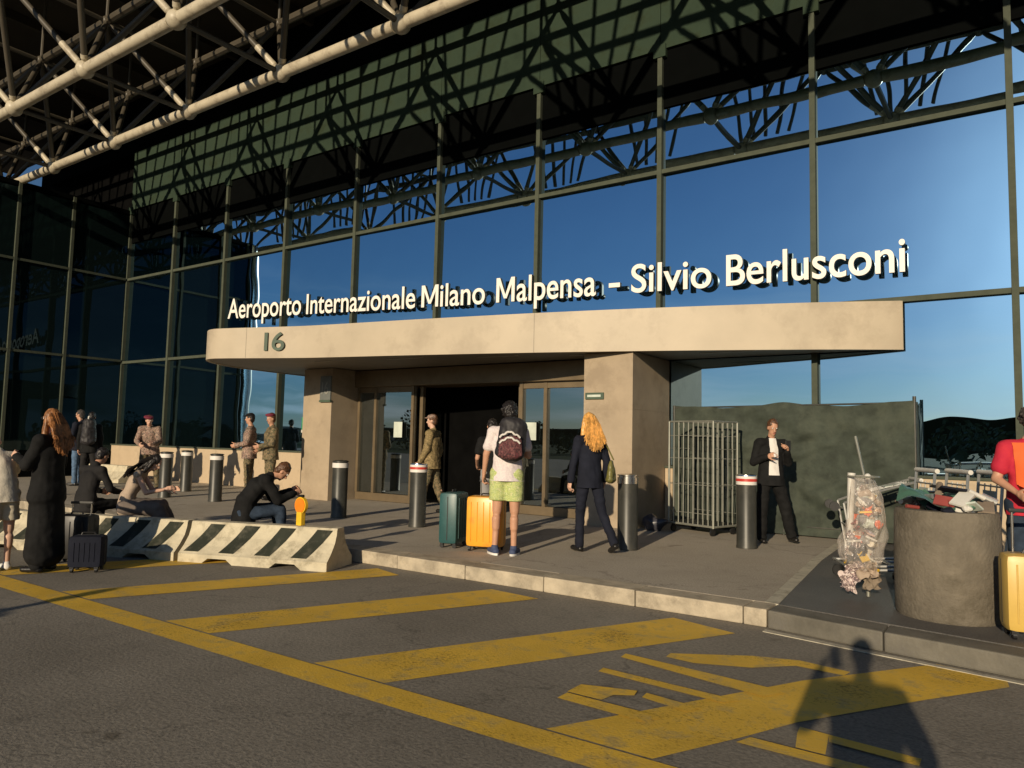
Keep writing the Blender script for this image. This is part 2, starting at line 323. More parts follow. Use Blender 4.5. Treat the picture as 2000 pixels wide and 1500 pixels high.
# ------------------------------------------------------------------ ground
g = MB(); g.box(-600, -700, -.5, 600, 60, 0); g.build('road', M['asphalt'], kind='structure')
pv = MB()
pv.prism([(-40, 6.68), (-6.62, 6.68), (-1.9, 6.68), (-2.17, 9.6), (-2.3, 12.28), (-40, 12.28)], .004, .15)
pv.build('pavement', M['pave'], kind='structure')
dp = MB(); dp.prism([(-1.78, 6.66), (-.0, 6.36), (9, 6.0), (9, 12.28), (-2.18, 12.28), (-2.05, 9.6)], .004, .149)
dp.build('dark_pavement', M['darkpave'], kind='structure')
wl = MB(); wl.prism([(-1.9, 6.68), (-1.782, 6.66), (-2.052, 9.6), (-2.182, 12.28), (-2.298, 12.28), (-2.168, 9.6)], .006, .152)
wl.build('pavement_line', M['white_line'], kind='structure')
kb = MB(); x = -40
random.seed(3)
while x < -1.85:
    x1 = min(x+1.0, -1.8); kb.box(x+.004, 6.38+random.uniform(-.004, .004), .002, x1-.004, 6.678, .152+random.uniform(-.002, .003)); x = x1
kb.build('kerb', M['kerb'], bevel=.012, kind='structure')
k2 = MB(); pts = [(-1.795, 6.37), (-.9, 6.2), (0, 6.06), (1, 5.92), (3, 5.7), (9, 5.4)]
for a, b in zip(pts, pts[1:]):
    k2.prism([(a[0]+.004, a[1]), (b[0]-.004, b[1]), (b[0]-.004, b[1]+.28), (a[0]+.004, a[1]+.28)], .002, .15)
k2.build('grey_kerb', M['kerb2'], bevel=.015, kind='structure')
gt = MB(); gt.prism([(-1.79, 6.22), (-.9, 6.07), (0, 5.93), (3, 5.6), (3, 5.66), (0, 5.99), (-.9, 6.13), (-1.79, 6.3)], .002, .008)
gt.build('gutter_line', M['white_line'], kind='structure')

def sheet(polys, h=.004):
    b = MB()
    for p in polys: b.add([(q[0], q[1], h) for q in p], [tuple(range(len(p)))])
    return b
sheet([[(-16, 3.12), (4, 3.14), (4, 3.385), (-16, 3.375)]], .004).build('yellow_edge_line', M['yellow'], kind='structure')
sheet([[(-7.45, 3.40), (-6.93, 3.40), (-5.70, 6.1), (-6.18, 6.25)],
       [(-5.70, 3.40), (-5.10, 3.40), (-3.86, 6.08), (-4.47, 6.15)],
       [(-3.92, 3.40), (-3.27, 3.40), (-1.95, 6.02), (-2.55, 6.2)],
       [(-2.10, 3.40), (-1.50, 3.40), (-1.24, 3.93), (-1.06, 4.33), (-.53, 5.2), (-.12, 5.82), (-.14, 6.02), (-.55, 6.1), (-1.22, 5.1), (-1.72, 4.13)],
       [(-9.3, 3.40), (-8.7, 3.40), (-7.6, 5.7), (-8.2, 5.7)]], .0042).build('yellow_hatching', M['yellow'], kind='structure')
sheet([[(-2.29, 3.83), (-1.72, 3.80), (-1.68, 3.93), (-2.29, 3.945)],
       [(-2.30, 3.96), (-2.07, 3.96), (-2.05, 4.08), (-1.95, 4.15), (-1.97, 4.24), (-2.30, 4.13)],
       [(-1.91, 4.24), (-1.90, 4.15), (-1.60, 4.09), (-1.56, 4.20)],
       [(-2.35, 4.52), (-2.34, 4.43), (-1.49, 4.36), (-1.42, 4.46)],
       [(-2.38, 4.92), (-2.37, 4.82), (-1.33, 4.62), (-1.22, 4.80)],
       [(-2.13, 5.13), (-2.12, 5.03), (-1.91, 5.01), (-1.56, 5.16), (-1.33, 5.40), (-1.02, 5.38), (-1.0, 5.49), (-1.34, 5.55), (-1.64, 5.45)],
       [(-1.20, 3.95), (-1.24, 3.84), (-.40, 3.83), (-.40, 3.93)],
       [(-1.03, 4.26), (-1.02, 4.16), (-.98, 3.96), (-.84, 3.96), (-.88, 4.24)],
       [(-.88, 4.24), (-.86, 4.14), (-.45, 4.1), (-.45, 4.2)]], .0084).build('yellow_lettering', M['yellow'], kind='structure')

MB().box(-400, -600, .002, 400, -34, .012).build('grass_verge', mat('rough verge grass', (.035, .05, .02), .95, var=.3, scale=.3, spec=.05), kind='structure')
# ------------------------------------------------------------------ the terminal
T = thing('airport_terminal', 'glass fronted airport terminal with stone entrance and curved canopy', 'building', (-9, 12.3, 0))
def TP(mb, name, m, parent=T, off=Vector((-9, 12.3, 0)), **k):
    for v in mb.v: v -= off
    return mb.build(name, m, parent, **k)
G = 12.3
XS = [-.05-2.65*k for k in range(-3, 10)]           # right to left, last one is -23.9
rows = [(1.12, 3.75), (3.75, 6.46), (6.46, 7.68)]
for i in range(len(XS)-1):
    xa, xb = XS[i+1], XS[i]
    for r, (za, zb) in enumerate(rows):
        a, b = xa, xb
        if r == 0 and -13.5 < (xa+xb)/2 < -5.2: continue
        p = MB(); tx_, tz_ = random.uniform(-.012, .012), random.uniform(-.010, .010); e = [tx_+tz_, -tx_+tz_, -tx_-tz_, tx_-tz_]
        p.add([(a+.03, G+.03+e[0], za+.03), (b-.03, G+.03+e[1], za+.03), (b-.03, G+.03+e[2], zb-.03), (a+.03, G+.03+e[3], zb-.03)], [(0, 1, 2, 3)])
        TP(p, 'glass_pane', M['glass'])
for x in XS:
    z0 = 3.0 if -13.4 < x < -5.2 and x not in (XS[5],) else 1.12
    z0 = 3.7 if -13.2 < x < -5.6 else 1.12
    TP(MB().box(x-.045, G-.07, z0, x+.045, G+.06, 8.78), 'mullion', M['frame'], bevel=.006)
    TP(MB().box(x-.12, G-.09, 8.62, x+.12, G-.0, 8.86), 'bracket', M['band'])
for z in (3.75, 6.46):
    TP(MB().box(XS[-1]+.05, G-.055, z-.04, XS[0], G+.05, z+.04), 'transom', M['frame'], bevel=.005)
TP(MB().box(XS[-1], G+.01, 7.68, XS[0], G+.1, 8.79), 'reflected_soffit_panel', M['shade_black'])  # dark panel standing in for the roof soffit reflected in the glass
bd = MB()
for i in range(len(XS)-1): bd.box(XS[i+1]+.006, G-.04, 8.8, XS[i]-.006, G+.2, 10.72)
TP(bd, 'cladding_band', M['band'])
TP(MB().box(XS[-1], G-.055, 8.78, XS[0], G-.0405, 8.92), 'band_trim', M['band'])
TP(MB().box(XS[-1]-6, G-.02, 10.722, XS[0], G+.4, 12.58), 'shaded_upper_wall', M['shade_black'])  # shade under the roof deck is put into this wall's colour
for a, b in ((-23.9, -13.16), (-5.14, 8)):
    TP(MB().box(a, G-.2, .15, b, G+.05, 1.1), 'plinth_wall', M['lowwall'], bevel=.008)
    TP(MB().box(a, G-.23, 1.102, b, G+.05, 1.14), 'plinth_cap', M['frame'])
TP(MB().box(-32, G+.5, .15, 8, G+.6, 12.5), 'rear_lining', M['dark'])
# left wing: a glass wall that turns out from the front
WX = -23.9
wy = [12.24, 10.5, 9.0, 7.9]
for a, b in zip(wy, wy[1:]):
    for za, zb in ((.9, 3.80), (3.80, 6.46), (6.46, 8.6)):
        p = MB(); p.add([(WX, a-.03, za+.03), (WX, b+.03, za+.03), (WX, b+.03, zb-.03), (WX, a-.03, zb-.03)], [(0, 1, 2, 3)])
        TP(p, 'glass_pane', M['wingglass'])
for y in wy[1:]: TP(MB().box(WX-.05, y-.04, .9, WX+.07, y+.04, 8.7), 'mullion', M['frame'])
for z in (3.8, 6.46): TP(MB().box(WX-.04, 7.75, z-.035, WX+.055, 12.2, z+.035), 'transom', M['frame'])
TP(MB().box(-32, 7.7, .15, WX+.02, 12.2, .9), 'plinth_wall', M['shade_black'])  # shade on the wing plinth is put into its colour
TP(MB().box(-32, 7.65, 8.62, WX+.03, 12.24, 8.75), 'wing_coping', M['shade_black'])
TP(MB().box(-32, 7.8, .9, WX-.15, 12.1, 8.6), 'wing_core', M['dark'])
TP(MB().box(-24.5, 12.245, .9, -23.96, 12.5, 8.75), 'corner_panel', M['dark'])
c = MB(); c.tube((WX, 7.6, .15), (WX, 7.6, 8.7), .17, n=24); TP(c, 'corner_post', M['chrome'], smooth=True)

# columns
for a, b, y1 in ((-13.14, -12.23, 12.29), (-6.04, -5.15, 12.29)):
    cb = MB(); hs = [.152, .78, 1.42, 2.06, 2.99]
    for h0, h1 in zip(hs, hs[1:]): cb.box(a, 10.8, h0, b, y1, h1-.003)
    cb.box(a+.004, 10.804, .15, b-.004, y1-.004, 2.98)
    TP(cb, 'stone_column', M['stone'])
# doors
TP(MB().box(-12.22, 11.45, 2.62, -6.05, 12.2, 2.98), 'door_header', M['bronze'], bevel=.01)
for xa, xb in ((-12.2, -10.52), (-7.84, -6.06)):
    d = MB(); d.add([(xa, 11.6, .33), (xb, 11.6, .33), (xb, 11.6, 2.6), (xa, 11.6, 2.6)], [(0, 1, 2, 3)])
    dg = TP(d, 'glass_door', M['doorglass'])
    f = MB(); f.box(xa, 11.55, .16, xb, 11.66, .32)
    for x in (xa+.03, xb-.05, (xa*.68+xb*.32)): f.box(x-.035, 11.54, .321, x+.035, 11.65, 2.619)
    f.box(xa+.07, 11.552, 2.5, xb-.09, 11.648, 2.618)
    f2 = f.build('door_frame', M['bronze'], dg)
    me = f2.data
    for v in me.vertices: v.co -= Vector((-9, 12.3, 0))
for x in (-10.44, -7.92): TP(MB().box(x-.04, 11.68, .153, x+.04, 11.76, 2.61), 'door_post', M['bronze'])
for x in (-10.95, -7.57):
    s = MB(); s.box(x-.12, 11.53, 1.53, x+.12, 11.536, 1.86); TP(s, 'paper_notice', M['paper'])
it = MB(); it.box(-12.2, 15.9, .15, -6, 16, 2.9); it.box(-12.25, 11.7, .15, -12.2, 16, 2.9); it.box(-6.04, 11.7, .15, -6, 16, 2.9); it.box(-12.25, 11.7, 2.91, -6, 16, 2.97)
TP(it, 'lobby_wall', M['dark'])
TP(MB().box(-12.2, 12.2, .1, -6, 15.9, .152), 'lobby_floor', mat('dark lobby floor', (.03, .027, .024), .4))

# canopy
cv = [(-14.5, 10.9), (-14.3, 9.8), (-13.98, 9.12), (-13.58, 8.66), (-13.12, 8.44), (-12.65, 8.55), (-12.19, 8.73), (-11.14, 9.12), (-10, 9.4), (-8.88, 9.66), (-7.04, 10.14), (-5.39, 10.64), (-3.9, 11.16), (-2.52, 11.7), (-1.46, 12.2)]
def catmull(P, n=5):
    out = []
    for i in range(len(P)-1):
        p0 = P[max(i-1, 0)]; p1 = P[i]; p2 = P[i+1]; p3 = P[min(i+2, len(P)-1)]
        for k in range(n):
            t = k/n; out.append(tuple(.5*(2*p1[j]+(p2[j]-p0[j])*t+(2*p0[j]-5*p1[j]+4*p2[j]-p3[j])*t*t+(3*p1[j]-p0[j]-3*p2[j]+p3[j])*t**3) for j in range(2)))
    return out+[P[-1]]
cc = [(-14.6, 12.2)]+catmull(cv)+[(-1.44, 12.22)]
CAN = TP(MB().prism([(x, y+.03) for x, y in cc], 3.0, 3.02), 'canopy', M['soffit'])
fa = MB(); n = len(cc)
def ztop(x): return 3.57+(x+13)/11.6*.15
outer = [(x, y) for x, y in cc]
vs = []; fs = []
inn = []
for i, (x, y) in enumerate(outer):
    a = outer[max(i-1, 0)]; b = outer[min(i+1, n-1)]; d = Vector((b[0]-a[0], b[1]-a[1])).normalized(); nn = Vector((-d.y, d.x)) * .07
    inn.append((x+nn.x, y+nn.y))
for (x, y), (u, v) in zip(outer, inn):
    k = len(vs); vs += [(x, y, 2.985), (x, y, ztop(x)), (u, v, ztop(x)), (u, v, 2.985)]
    if k: fs += [(k-4+j, k-4+(j+1) % 4, k+(j+1) % 4, k+j) for j in range(4)]
fs += [(0, 1, 2, 3), tuple(len(vs)-4+j for j in range(4))]
fa.add(vs, fs)
fo = fa.build('fascia', M['fascia'], CAN, smooth=True)
for v in fo.data.vertices: v.co -= Vector((-9, 12.3, 0))
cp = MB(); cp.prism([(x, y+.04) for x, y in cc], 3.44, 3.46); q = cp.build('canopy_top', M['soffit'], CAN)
for v in q.data.vertices: v.co -= Vector((-9, 12.3, 0))
# joints of the fascia panels and soffit slots
sj = MB()
for i in (30, 52):
    if i < n-1:
        x, y = outer[i]; a = outer[i-1]; b = outer[i+1]; d = Vector((b[0]-a[0], b[1]-a[1], 0)).normalized(); nn = Vector((d.y, -d.x, 0))
        p = Vector((x, y, 0)); a1 = p-d*.004+nn*.002; a2 = p+d*.004+nn*.002
        sj.add([(a1.x, a1.y, 2.99), (a2.x, a2.y, 2.99), (a2.x, a2.y, ztop(x)-.004), (a1.x, a1.y, ztop(x)-.004)], [(0, 1, 2, 3)])
q = sj.build('panel_joint', M['soffit'], CAN)
for v in q.data.vertices: v.co -= Vector((-9, 12.3, 0))
mstrip = mat('pale metal strip', (.5, .47, .40), .4)
for x0, y0 in ((-11.6, 9.75), (-9.9, 10.05), (-8.1, 10.5), (-6.4, 10.9), (-4.3, 11.5)):
    TP(MB().box(x0, y0, 2.99, x0+.9, y0+.035, 2.999), 'soffit_trim', mstrip, CAN)

def text_mesh(body, bold=.0, ext=.03, bev=0, spacing=1.0):
    cu = bpy.data.curves.new('t', 'FONT'); cu.body = body; cu.size = 1; cu.extrude = ext; cu.offset = bold; cu.bevel_depth = bev; cu.space_character = spacing
    cu.resolution_u = 8
    o = bpy.data.objects.new('t', cu); COL.objects.link(o); dg = bpy.context.evaluated_depsgraph_get()
    me = bpy.data.meshes.new_from_object(o.evaluated_get(dg)); bpy.data.objects.remove(o); bpy.data.curves.remove(cu)
    return me
def place_text(me, p0, p1, cap, z, caph=.70, depth=.1, dscale=1):
    """stretch the text so that it runs from p0 to p1 with the given capital height"""
    xs = [v.co.x for v in me.vertices]; x0, x1 = min(xs), max(xs)
    p0 = Vector((p0[0], p0[1], z)); p1 = Vector((p1[0], p1[1], z)); d = p1-p0; wdt = d.length; d.normalize(); nrm = Vector((d.y, -d.x, 0))
    zs = [v.co.z for v in me.vertices]; zm = max(zs)
    for v in me.vertices:
        u = (v.co.x-x0)/(x1-x0)*wdt; h = v.co.y/caph*cap; t = v.co.z/zm*depth*.5
        v.co = p0+d*u+Vector((0, 0, h))+nrm*t
    me.update()
def word_mesh(wd):
    if not wd.startswith('M'): return text_mesh(wd, .010, .03)
    rest = text_mesh(wd[1:], .010, .03); x0 = min(v.co.x for v in rest.vertices)
    h = max(v.co.y for v in text_mesh('H').vertices); W_, st = .74, .125
    pl = [(0, 0), (st, 0), (st, h*.70), (W_/2-.055, .10), (W_/2+.055, .10), (W_-st, h*.70), (W_-st, 0), (W_, 0), (W_, h), (W_-st*1.15, h), (W_/2, h*.30), (st*1.15, h), (0, h)]
    zt = max(v.co.z for v in rest.vertices); n = len(pl)
    bm = bmesh.new(); bm.from_mesh(rest)
    for v in bm.verts: v.co.x += W_+.085-x0
    a = [bm.verts.new((p[0], p[1], zt)) for p in pl]; b = [bm.verts.new((p[0], p[1], -zt)) for p in pl]
    for q in ((0, 1, 2, 12), (12, 2, 11), (11, 2, 3, 10), (10, 3, 4), (10, 4, 5, 9), (9, 5, 8), (5, 6, 7, 8)):
        bm.faces.new([a[i] for i in q]); bm.faces.new([b[i] for i in reversed(q)])
    for i in range(n): bm.faces.new((a[i], b[i], b[(i+1) % n], a[(i+1) % n]))
    bmesh.ops.recalc_face_normals(bm, faces=bm.faces)
    bm.to_mesh(rest); bm.free(); return rest
tm = text_mesh('H'); CAPH = max(v.co.y for v in tm.vertices)
SG = thing('airport_name_sign', 'long ivory raised lettering naming the airport above the curved canopy', 'sign', (-8, 11.1, 3.75))
words = [('Aeroporto', (-14.59, 9.80), (-12.62, 10.22), .44), ('Internazionale', (-12.47, 10.24), (-9.88, 10.80), .43), ('Milano', (-9.74, 10.83), (-8.36, 11.08), .44),
         ('Malpensa', (-8.12, 11.12), (-6.14, 11.38), .47), ('-', (-5.9, 11.41), (-5.70, 11.44), .47), ('Silvio', (-5.50, 11.47), (-4.16, 11.68), .48), ('Berlusconi', (-3.92, 11.7), (-1.36, 11.95), .50)]
for wd, a, b, cap in words:
    me = word_mesh(wd)
    me.materials.clear(); me.materials.append(M['letter']); me.materials.append(M['letterside']); me.materials.append(M['letterback'])
    ka, kb = 12.165/a[1], 12.165/b[1]; za, zb = 1.5+2.6*ka, 1.5+2.6*kb; a = (a[0]*ka, 12.165); b = (b[0]*kb, 12.165)
    place_text(me, a, b, cap*(ka+kb)/2, 0, CAPH, .07)
    for v in me.vertices:      # the lettering rises slightly towards its left end
        t_ = (v.co.x-a[0])/(b[0]-a[0]); v.co.z = v.co.z+za+(zb-za)*t_
    d = Vector((b[0]-a[0], b[1]-a[1], 0)).normalized(); nr = Vector((d.y, -d.x, 0))
    for p in me.polygons: p.material_index = 0 if p.normal.dot(nr) > .7 else 2 if p.normal.dot(nr) < -.7 else 1
    for v in me.vertices: v.co -= Vector((-8, 11.1, 3.75))
    obj('lettering', me, None, SG)
me = text_mesh('16', .008, .02, spacing=.85); place_text(me, (-11.93, 8.81), (-11.52, 8.955), .34, 3.13, CAPH, .025)
for v in me.vertices: v.co -= Vector((-9, 12.3, 0))
obj('entrance_number', me, M['numgreen'], CAN)

# roof deck and space frame
TP(MB().box(-36, 4.9, 12.6, 9, 13.2, 13.0), 'roof_deck', M['deck'])
pu = MB()
for k in range(14): pu.box(-35+k*3.28, 4.95, 12.35, -34.85+k*3.28, 12.25, 12.598)
TP(pu, 'roof_purlin', M['deck'])
SF = thing('roof_space_frame', 'cream tubular space frame trusses under the roof above the glass front', 'roof truss', (-9, 8, 8.8))
def SP(mb, name, m=M['steel'], parent=SF, **k):
    for v in mb.v: v -= Vector((-9, 8, 8.8))
    return mb.build(name, m, parent, smooth=True, **k)
NX = [-8.85-3.28*k for k in range(-4, 8)]; YB = [6.8, 9.05]; ZB = 8.8; ZT = 10.9
YT = [5.7, 7.92, 10.15]
TX = [x+1.64 for x in NX]+[NX[-1]-1.64]
for y in YB:
    for a, b in zip(NX, NX[1:]): SP(MB().tube((a-.16, y, ZB), (b+.16, y, ZB), .115, n=14), 'bottom_chord')
for y in YT:
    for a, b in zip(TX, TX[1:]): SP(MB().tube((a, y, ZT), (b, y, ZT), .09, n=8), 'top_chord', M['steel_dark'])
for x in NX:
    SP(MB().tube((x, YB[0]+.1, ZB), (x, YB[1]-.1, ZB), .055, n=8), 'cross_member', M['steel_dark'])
    for j, y in enumerate(YB):
        SP(MB().ball((x, y, ZB), .18), 'node')
        for sx in (-1.64, 1.64):
            for yt in (YT[j], YT[j+1]):
                a = Vector((x, y, ZB)); b = Vector((x+sx, yt, ZT)); d = (b-a).normalized()
                t = MB(); t.tube(a+d*.3, b-d*.3, .062, .062, 10); t.tube(b-d*.3, b-d*.1, .062, .03, 10)
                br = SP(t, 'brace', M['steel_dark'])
                L2 = .75 if yt < y and sx < 0 else .30
                t = MB(); t.tube(a+d*.13, a+d*.22, .03, .070, 10); t.tube(a+d*.22, a+d*L2, .070, .070, 10); SP(t, 'sleeve', M['steel'], br)
for x in TX:
    SP(MB().tube((x, YT[0], ZT), (x, YT[2], ZT), .05, n=8), 'top_cross_member', M['steel_dark'])
    for y in YT:
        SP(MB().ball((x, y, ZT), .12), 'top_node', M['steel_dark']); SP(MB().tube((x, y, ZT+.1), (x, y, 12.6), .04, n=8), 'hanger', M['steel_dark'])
for x in NX:
    for i in range(5):
        xb = x-.35-.30*i+1.0; xt = x-.1-.62*i+1.5
        SP(MB().tube((xb, 5.0, 9.74), (xt, 5.0, 12.6), .05, n=6), 'stripe_shadow_rod', M['steel_dark'])  # added rods that throw stripe shadows on the chords and band

# ------------------------------------------------------------------ small signs
s = thing('exit_sign', 'small green sign with white base strip on glass beside left stone column', 'sign', (-14.6, 12.1, 1.62))
MB().box(-.16, 0, .05, .17, .02, .36).build('sign_face', M['green'], s); MB().box(-.16, -.003, -.02, .17, .02, .047).build('sign_strip', M['whiteplastic'], s)
s = thing('column_sign', 'thin green framed white plate on the right stone column', 'sign', (-5.83, 10.79, 2.28))
MB().box(-.17, -.02, -.055, .17, .008, .055).build('sign_face', M['numgreen'], s, bevel=.004); MB().box(-.13, -.024, -.018, .12, -.0202, .02).build('sign_strip', M['paper'], s)
s = thing('number_sign', 'grey number plate high on the left stone column under the canopy', 'sign', (-12.36, 10.79, 2.30))
MB().box(-.20, -.035, 0, .13, .005, .52).build('sign_panel', mat('grey sign panel', (.15, .16, .15), .5), s, bevel=.006)
MB().box(-.21, -.045, -.045, .14, .006, -.002).build('sign_bracket', M['numgreen'], s)
me = text_mesh('16', .0, .02, spacing=.85); place_text(me, (-.14, -.037), (.07, -.037), .26, .13, CAPH, .008); obj('sign_number', me, mat('pale grey numerals', (.26, .26, .23), .5), s)

# ------------------------------------------------------------------ bollards
def bollard(x, y, label, kind):
    t = thing('bollard', label, 'bollard', (x, y, .15), 'dark round bollards along the pavement')
    MB().lathe([(.135, 0), (.135, .03), (.13, .04), (.13, .84)]).build('post', M['bollard'], t, smooth=True)
    if kind == 'red':
        MB().lathe([(.136, .841), (.136, .955)]).build('reflective_band', M['whiteband'], t, smooth=True)
        MB().lathe([(.1375, .885), (.1375, .922)]).build('red_stripe', M['redband'], t, smooth=True)
        MB().lathe([(.133, .956), (.13, .972), (.09, .98), (.0, .985)]).build('cap', M['chrome'], t, smooth=True)
    else:
        MB().lathe([(.136, .841), (.136, .92)]).build('reflective_band', M['whiteband'] if kind == 'white' else M['chrome'], t, smooth=True)
        MB().lathe([(.120, .92), (.120, .938), (.136, .94), (.136, .955), (.10, .965), (.0, .97)]).build('cap', M['bollard'] if kind == 'white' else M['chrome'], t, smooth=True)
    return t
bollard(-4.23, 8.76, 'dark bollard with steel rim right of the blonde woman', 'chrome')
bollard(-3.09, 10.02, 'dark bollard with red and white band in front of the man in black suit', 'red')
bollard(-7.76, 8.67, 'dark bollard with pale red striped band in front of the camouflaged soldier at the doors', 'red')
bollard(-9.56, 8.70, 'dark bollard with white band behind the yellow warning lamp', 'white')
bollard(-13.53, 8.99, 'dark bollard just left of the two soldiers, before the plinth wall', 'white')
bollard(-16.33, 10.06, 'dark bollard set furthest back by the plinth wall', 'white')
bollard(-15.03, 8.79, 'leftmost dark bollard, nearest the leaning soldier', 'white')

# ------------------------------------------------------------------ jersey barriers
def jersey(origin, ang, label, striped=True, length=1.93, group='striped concrete barriers at the kerb'):
    t = thing('concrete_barrier', label, 'barrier', origin, group, ang)
    prof = [(-.31, 0), (-.31, .10), (-.29, .115), (-.21, .19), (-.13, .29), (-.095, .38), (-.085, .44), (-.075, .455)]
    prof = prof+[(-a, b) for a, b in reversed(prof)]
    m = MB(); nseg = 24; k = len(prof)
    hx = length/2
    def notch(x): return (abs(abs(x)-length*.24) < .17)
    vs = []
    for i in range(nseg+1):
        x = -hx+length*i/nseg
        for (y, z) in prof:
            vs.append((x, y, (.06 if (z == 0 and notch(x)) else z)))
    fs = [(i*k+j, i*k+(j+1) % k, (i+1)*k+(j+1) % k, (i+1)*k+j) for i in range(nseg) for j in range(k)]
    fs += [tuple(range(k)), tuple(nseg*k+j for j in reversed(range(k)))]
    m.add(vs, fs); m.build('body', M['conc'], t, smooth=False, bevel=0)
    if striped:
        for s_ in range(4):
            c = -hx+.27+s_*.47
            b = MB(); W = .20
            def P(u, v):
                # v 0..1 down the sloping front
                zs = .43-(.43-.125)*v
                for (y0, z0), (y1, z1) in zip(prof, prof[1:]):
                    if z0 <= zs <= z1: yy = y0+(y1-y0)*(zs-z0)/(z1-z0); break
                return Vector((c+(u-.5)*W+.10-v*.22, yy-.0035, zs+.002))
            b.grid(P, 4, 16); b.build('painted_stripe', M['blackpaint'], t)
    return t
e = Vector((-.936, -.352, 0)); nb = Vector((-.352, .936, 0)); A0 = Vector((-6.41, 5.71, 0))+nb*.31
angb = math.atan2(.352, .936)
c1 = A0+e*.985; c2 = A0+e*(.985+1.99); c3 = A0+e*(.985+3.97)
jersey(tuple(c1), angb, 'concrete barrier with dark slanting stripes, the end one nearest the kerb opening')
jersey(tuple(c2), angb, 'second striped concrete barrier, beside the black suitcase and seated woman')
jersey(tuple(c3), angb+.02, 'striped concrete barrier hidden behind the woman in the long black coat')
jersey((-20.9, 10.6, .15), .05, 'plain grey concrete block by the wing glass behind the seated people', False, 1.9, None)

# ------------------------------------------------------------------ warning lamp on the barrier
s = thing('warning_lamp', 'small yellow and orange warning lamp on the striped barrier end', 'warning lamp', (-7.05, 5.83, .455))
MB().box(-.045, -.035, 0, .045, .035, .16).build('battery_case', M['ylw'], s, bevel=.012)
l = MB(); l.tube((0, -.03, .235), (0, .03, .235), .085, n=24); l.build('lens', M['orange'], s, smooth=True)
l = MB(); l.tube((0, -.02, .235), (0, .02, .235), .097, n=24); l.build('lens_ring', M['ylw'], s, smooth=True)
MB().box(-.03, -.02, .33, .03, .02, .36).build('cap', M['blackplastic'], s, bevel=.006)

# ------------------------------------------------------------------ suitcases
def suitcase(name, label, x, y, z, w_, d, h, m, ang, handle=.0, ribs=5, parts_m=None):
    t = thing(name, label, 'suitcase', (x, y, z), None, ang)
    b = MB(); b.box(-w_/2, -d/2, .05, w_/2, d/2, .05+h); b.build('shell', m, t, smooth=True, bevel=min(.06, d*.22))
    r = MB()
    for i in range(ribs):
        xx = -w_/2+.07+(w_-.14)*i/(ribs-1)
        r.tube((xx, -d/2-.001, .12), (xx, -d/2-.001, h-.02), .006, n=6); r.tube((xx, d/2+.001, .12), (xx, d/2+.001, h-.02), .006, n=6)
    r.build('rib', m, t, smooth=True)
    zp = MB(); zp.box(-w_/2-.002, -.006, .10, -w_/2+.004, .006, h); zp.box(w_/2-.004, -.006, .10, w_/2+.002, .006, h); zp.box(-w_/2+.06, -.006, .046+h, w_/2-.06, .006, .053+h)
    zp.build('zip', M['blackplastic'], t)
    for sx in (-1, 1):
        for sy in (-1, 1):
            q = MB(); q.tube((sx*(w_/2-.05)-.012, sy*(d/2-.04), .027), (sx*(w_/2-.05)+.012, sy*(d/2-.04), .027), .027, n=14); q.box(sx*(w_/2-.05)-.02, sy*(d/2-.04)-.02, .035, sx*(w_/2-.05)+.02, sy*(d/2-.04)+.02, .07)
            q.build('wheel', M['blackplastic'], t)
    hh = .05+h
    q = MB(); q.path([(-.07, 0, hh), (-.06, 0, hh+.025), (.06, 0, hh+.025), (.07, 0, hh)], .009); q.build('carry_handle', M['blackplastic'], t)
    if handle:
        q = MB(); q.tube((-.11, d/2-.04, hh-.02), (-.11, d/2-.04, hh+handle), .009); q.tube((.11, d/2-.04, hh-.02), (.11, d/2-.04, hh+handle), .009)
        q.build('telescopic_handle', M['chrome'], t, smooth=True)
        MB().box(-.13, d/2-.055, hh+handle-.01, .13, d/2-.025, hh+handle+.02).build('grip', M['blackplastic'], t, bevel=.008)
    return t
CA = TH   # a case facing the camera
suitcase('orange_suitcase', 'bright orange hard shell suitcase held by the man in lime shorts', -5.50, 7.42, .15, .46, .28, .62, M['orangecase'], CA-.25, .17)
suitcase('teal_suitcase', 'dark teal hard shell suitcase left of the orange one', -6.02, 7.42, .15, .42, .25, .64, M['tealcase'], CA+1.25, .0)
suitcase('yellow_suitcase', 'mustard yellow suitcase with raised steel handle right of the concrete planter', .035, 6.72, .15, .42, .26, .56, M['yellowcase'], CA-.35, .30)
suitcase('black_suitcase', 'black suitcase with shiny steel handle rails behind the woman in the long coat', -9.0, 4.22, 0, .42, .26, .50, M['blackplastic'], CA, .12)
suitcase('navy_suitcase', 'dark navy suitcase standing right of the black coat hem', -8.35, 4.05, 0, .34, .24, .34, M['navy'], CA+.2, .0)

# ------------------------------------------------------------------ planter and litter
s = thing('concrete_planter', 'large stained round concrete planter at the kerb corner', 'planter', (-.555, 7.17, .149))
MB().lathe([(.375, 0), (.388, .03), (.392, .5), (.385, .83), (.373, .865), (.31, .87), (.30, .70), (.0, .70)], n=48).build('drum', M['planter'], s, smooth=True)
bx = thing('litter_heap', 'heap of mixed rubbish piled on the concrete planter', 'rubbish', (-.555, 7.17, .95))
g_ = MB()
def sheetfn(u, v):
    x = -.33+u*.42; y = -.30+v*.35
    return (x, y, .13+.05*math.sin(u*5+v*2)+.09*v+.03*noise.noise(Vector((u*4, v*4, 1))))
g_.grid(sheetfn, 18, 14); g_.build('plastic_sheet', M['greentarp'], bx, smooth=True)
random.seed(12)
M['card'] = mat('grey brown cardboard', (.24, .19, .14), .85)
M['cup'] = mat('dull red cup', (.28, .06, .05), .5)
cols = [M['whiteplastic'], M['cup'], M['navy'], M['greentarp'], M['paper'], M['litter2'], M['card'], M['blackplastic'], M['alu'], M['grey'], M['card'], M['greentarp'], M['alu']]
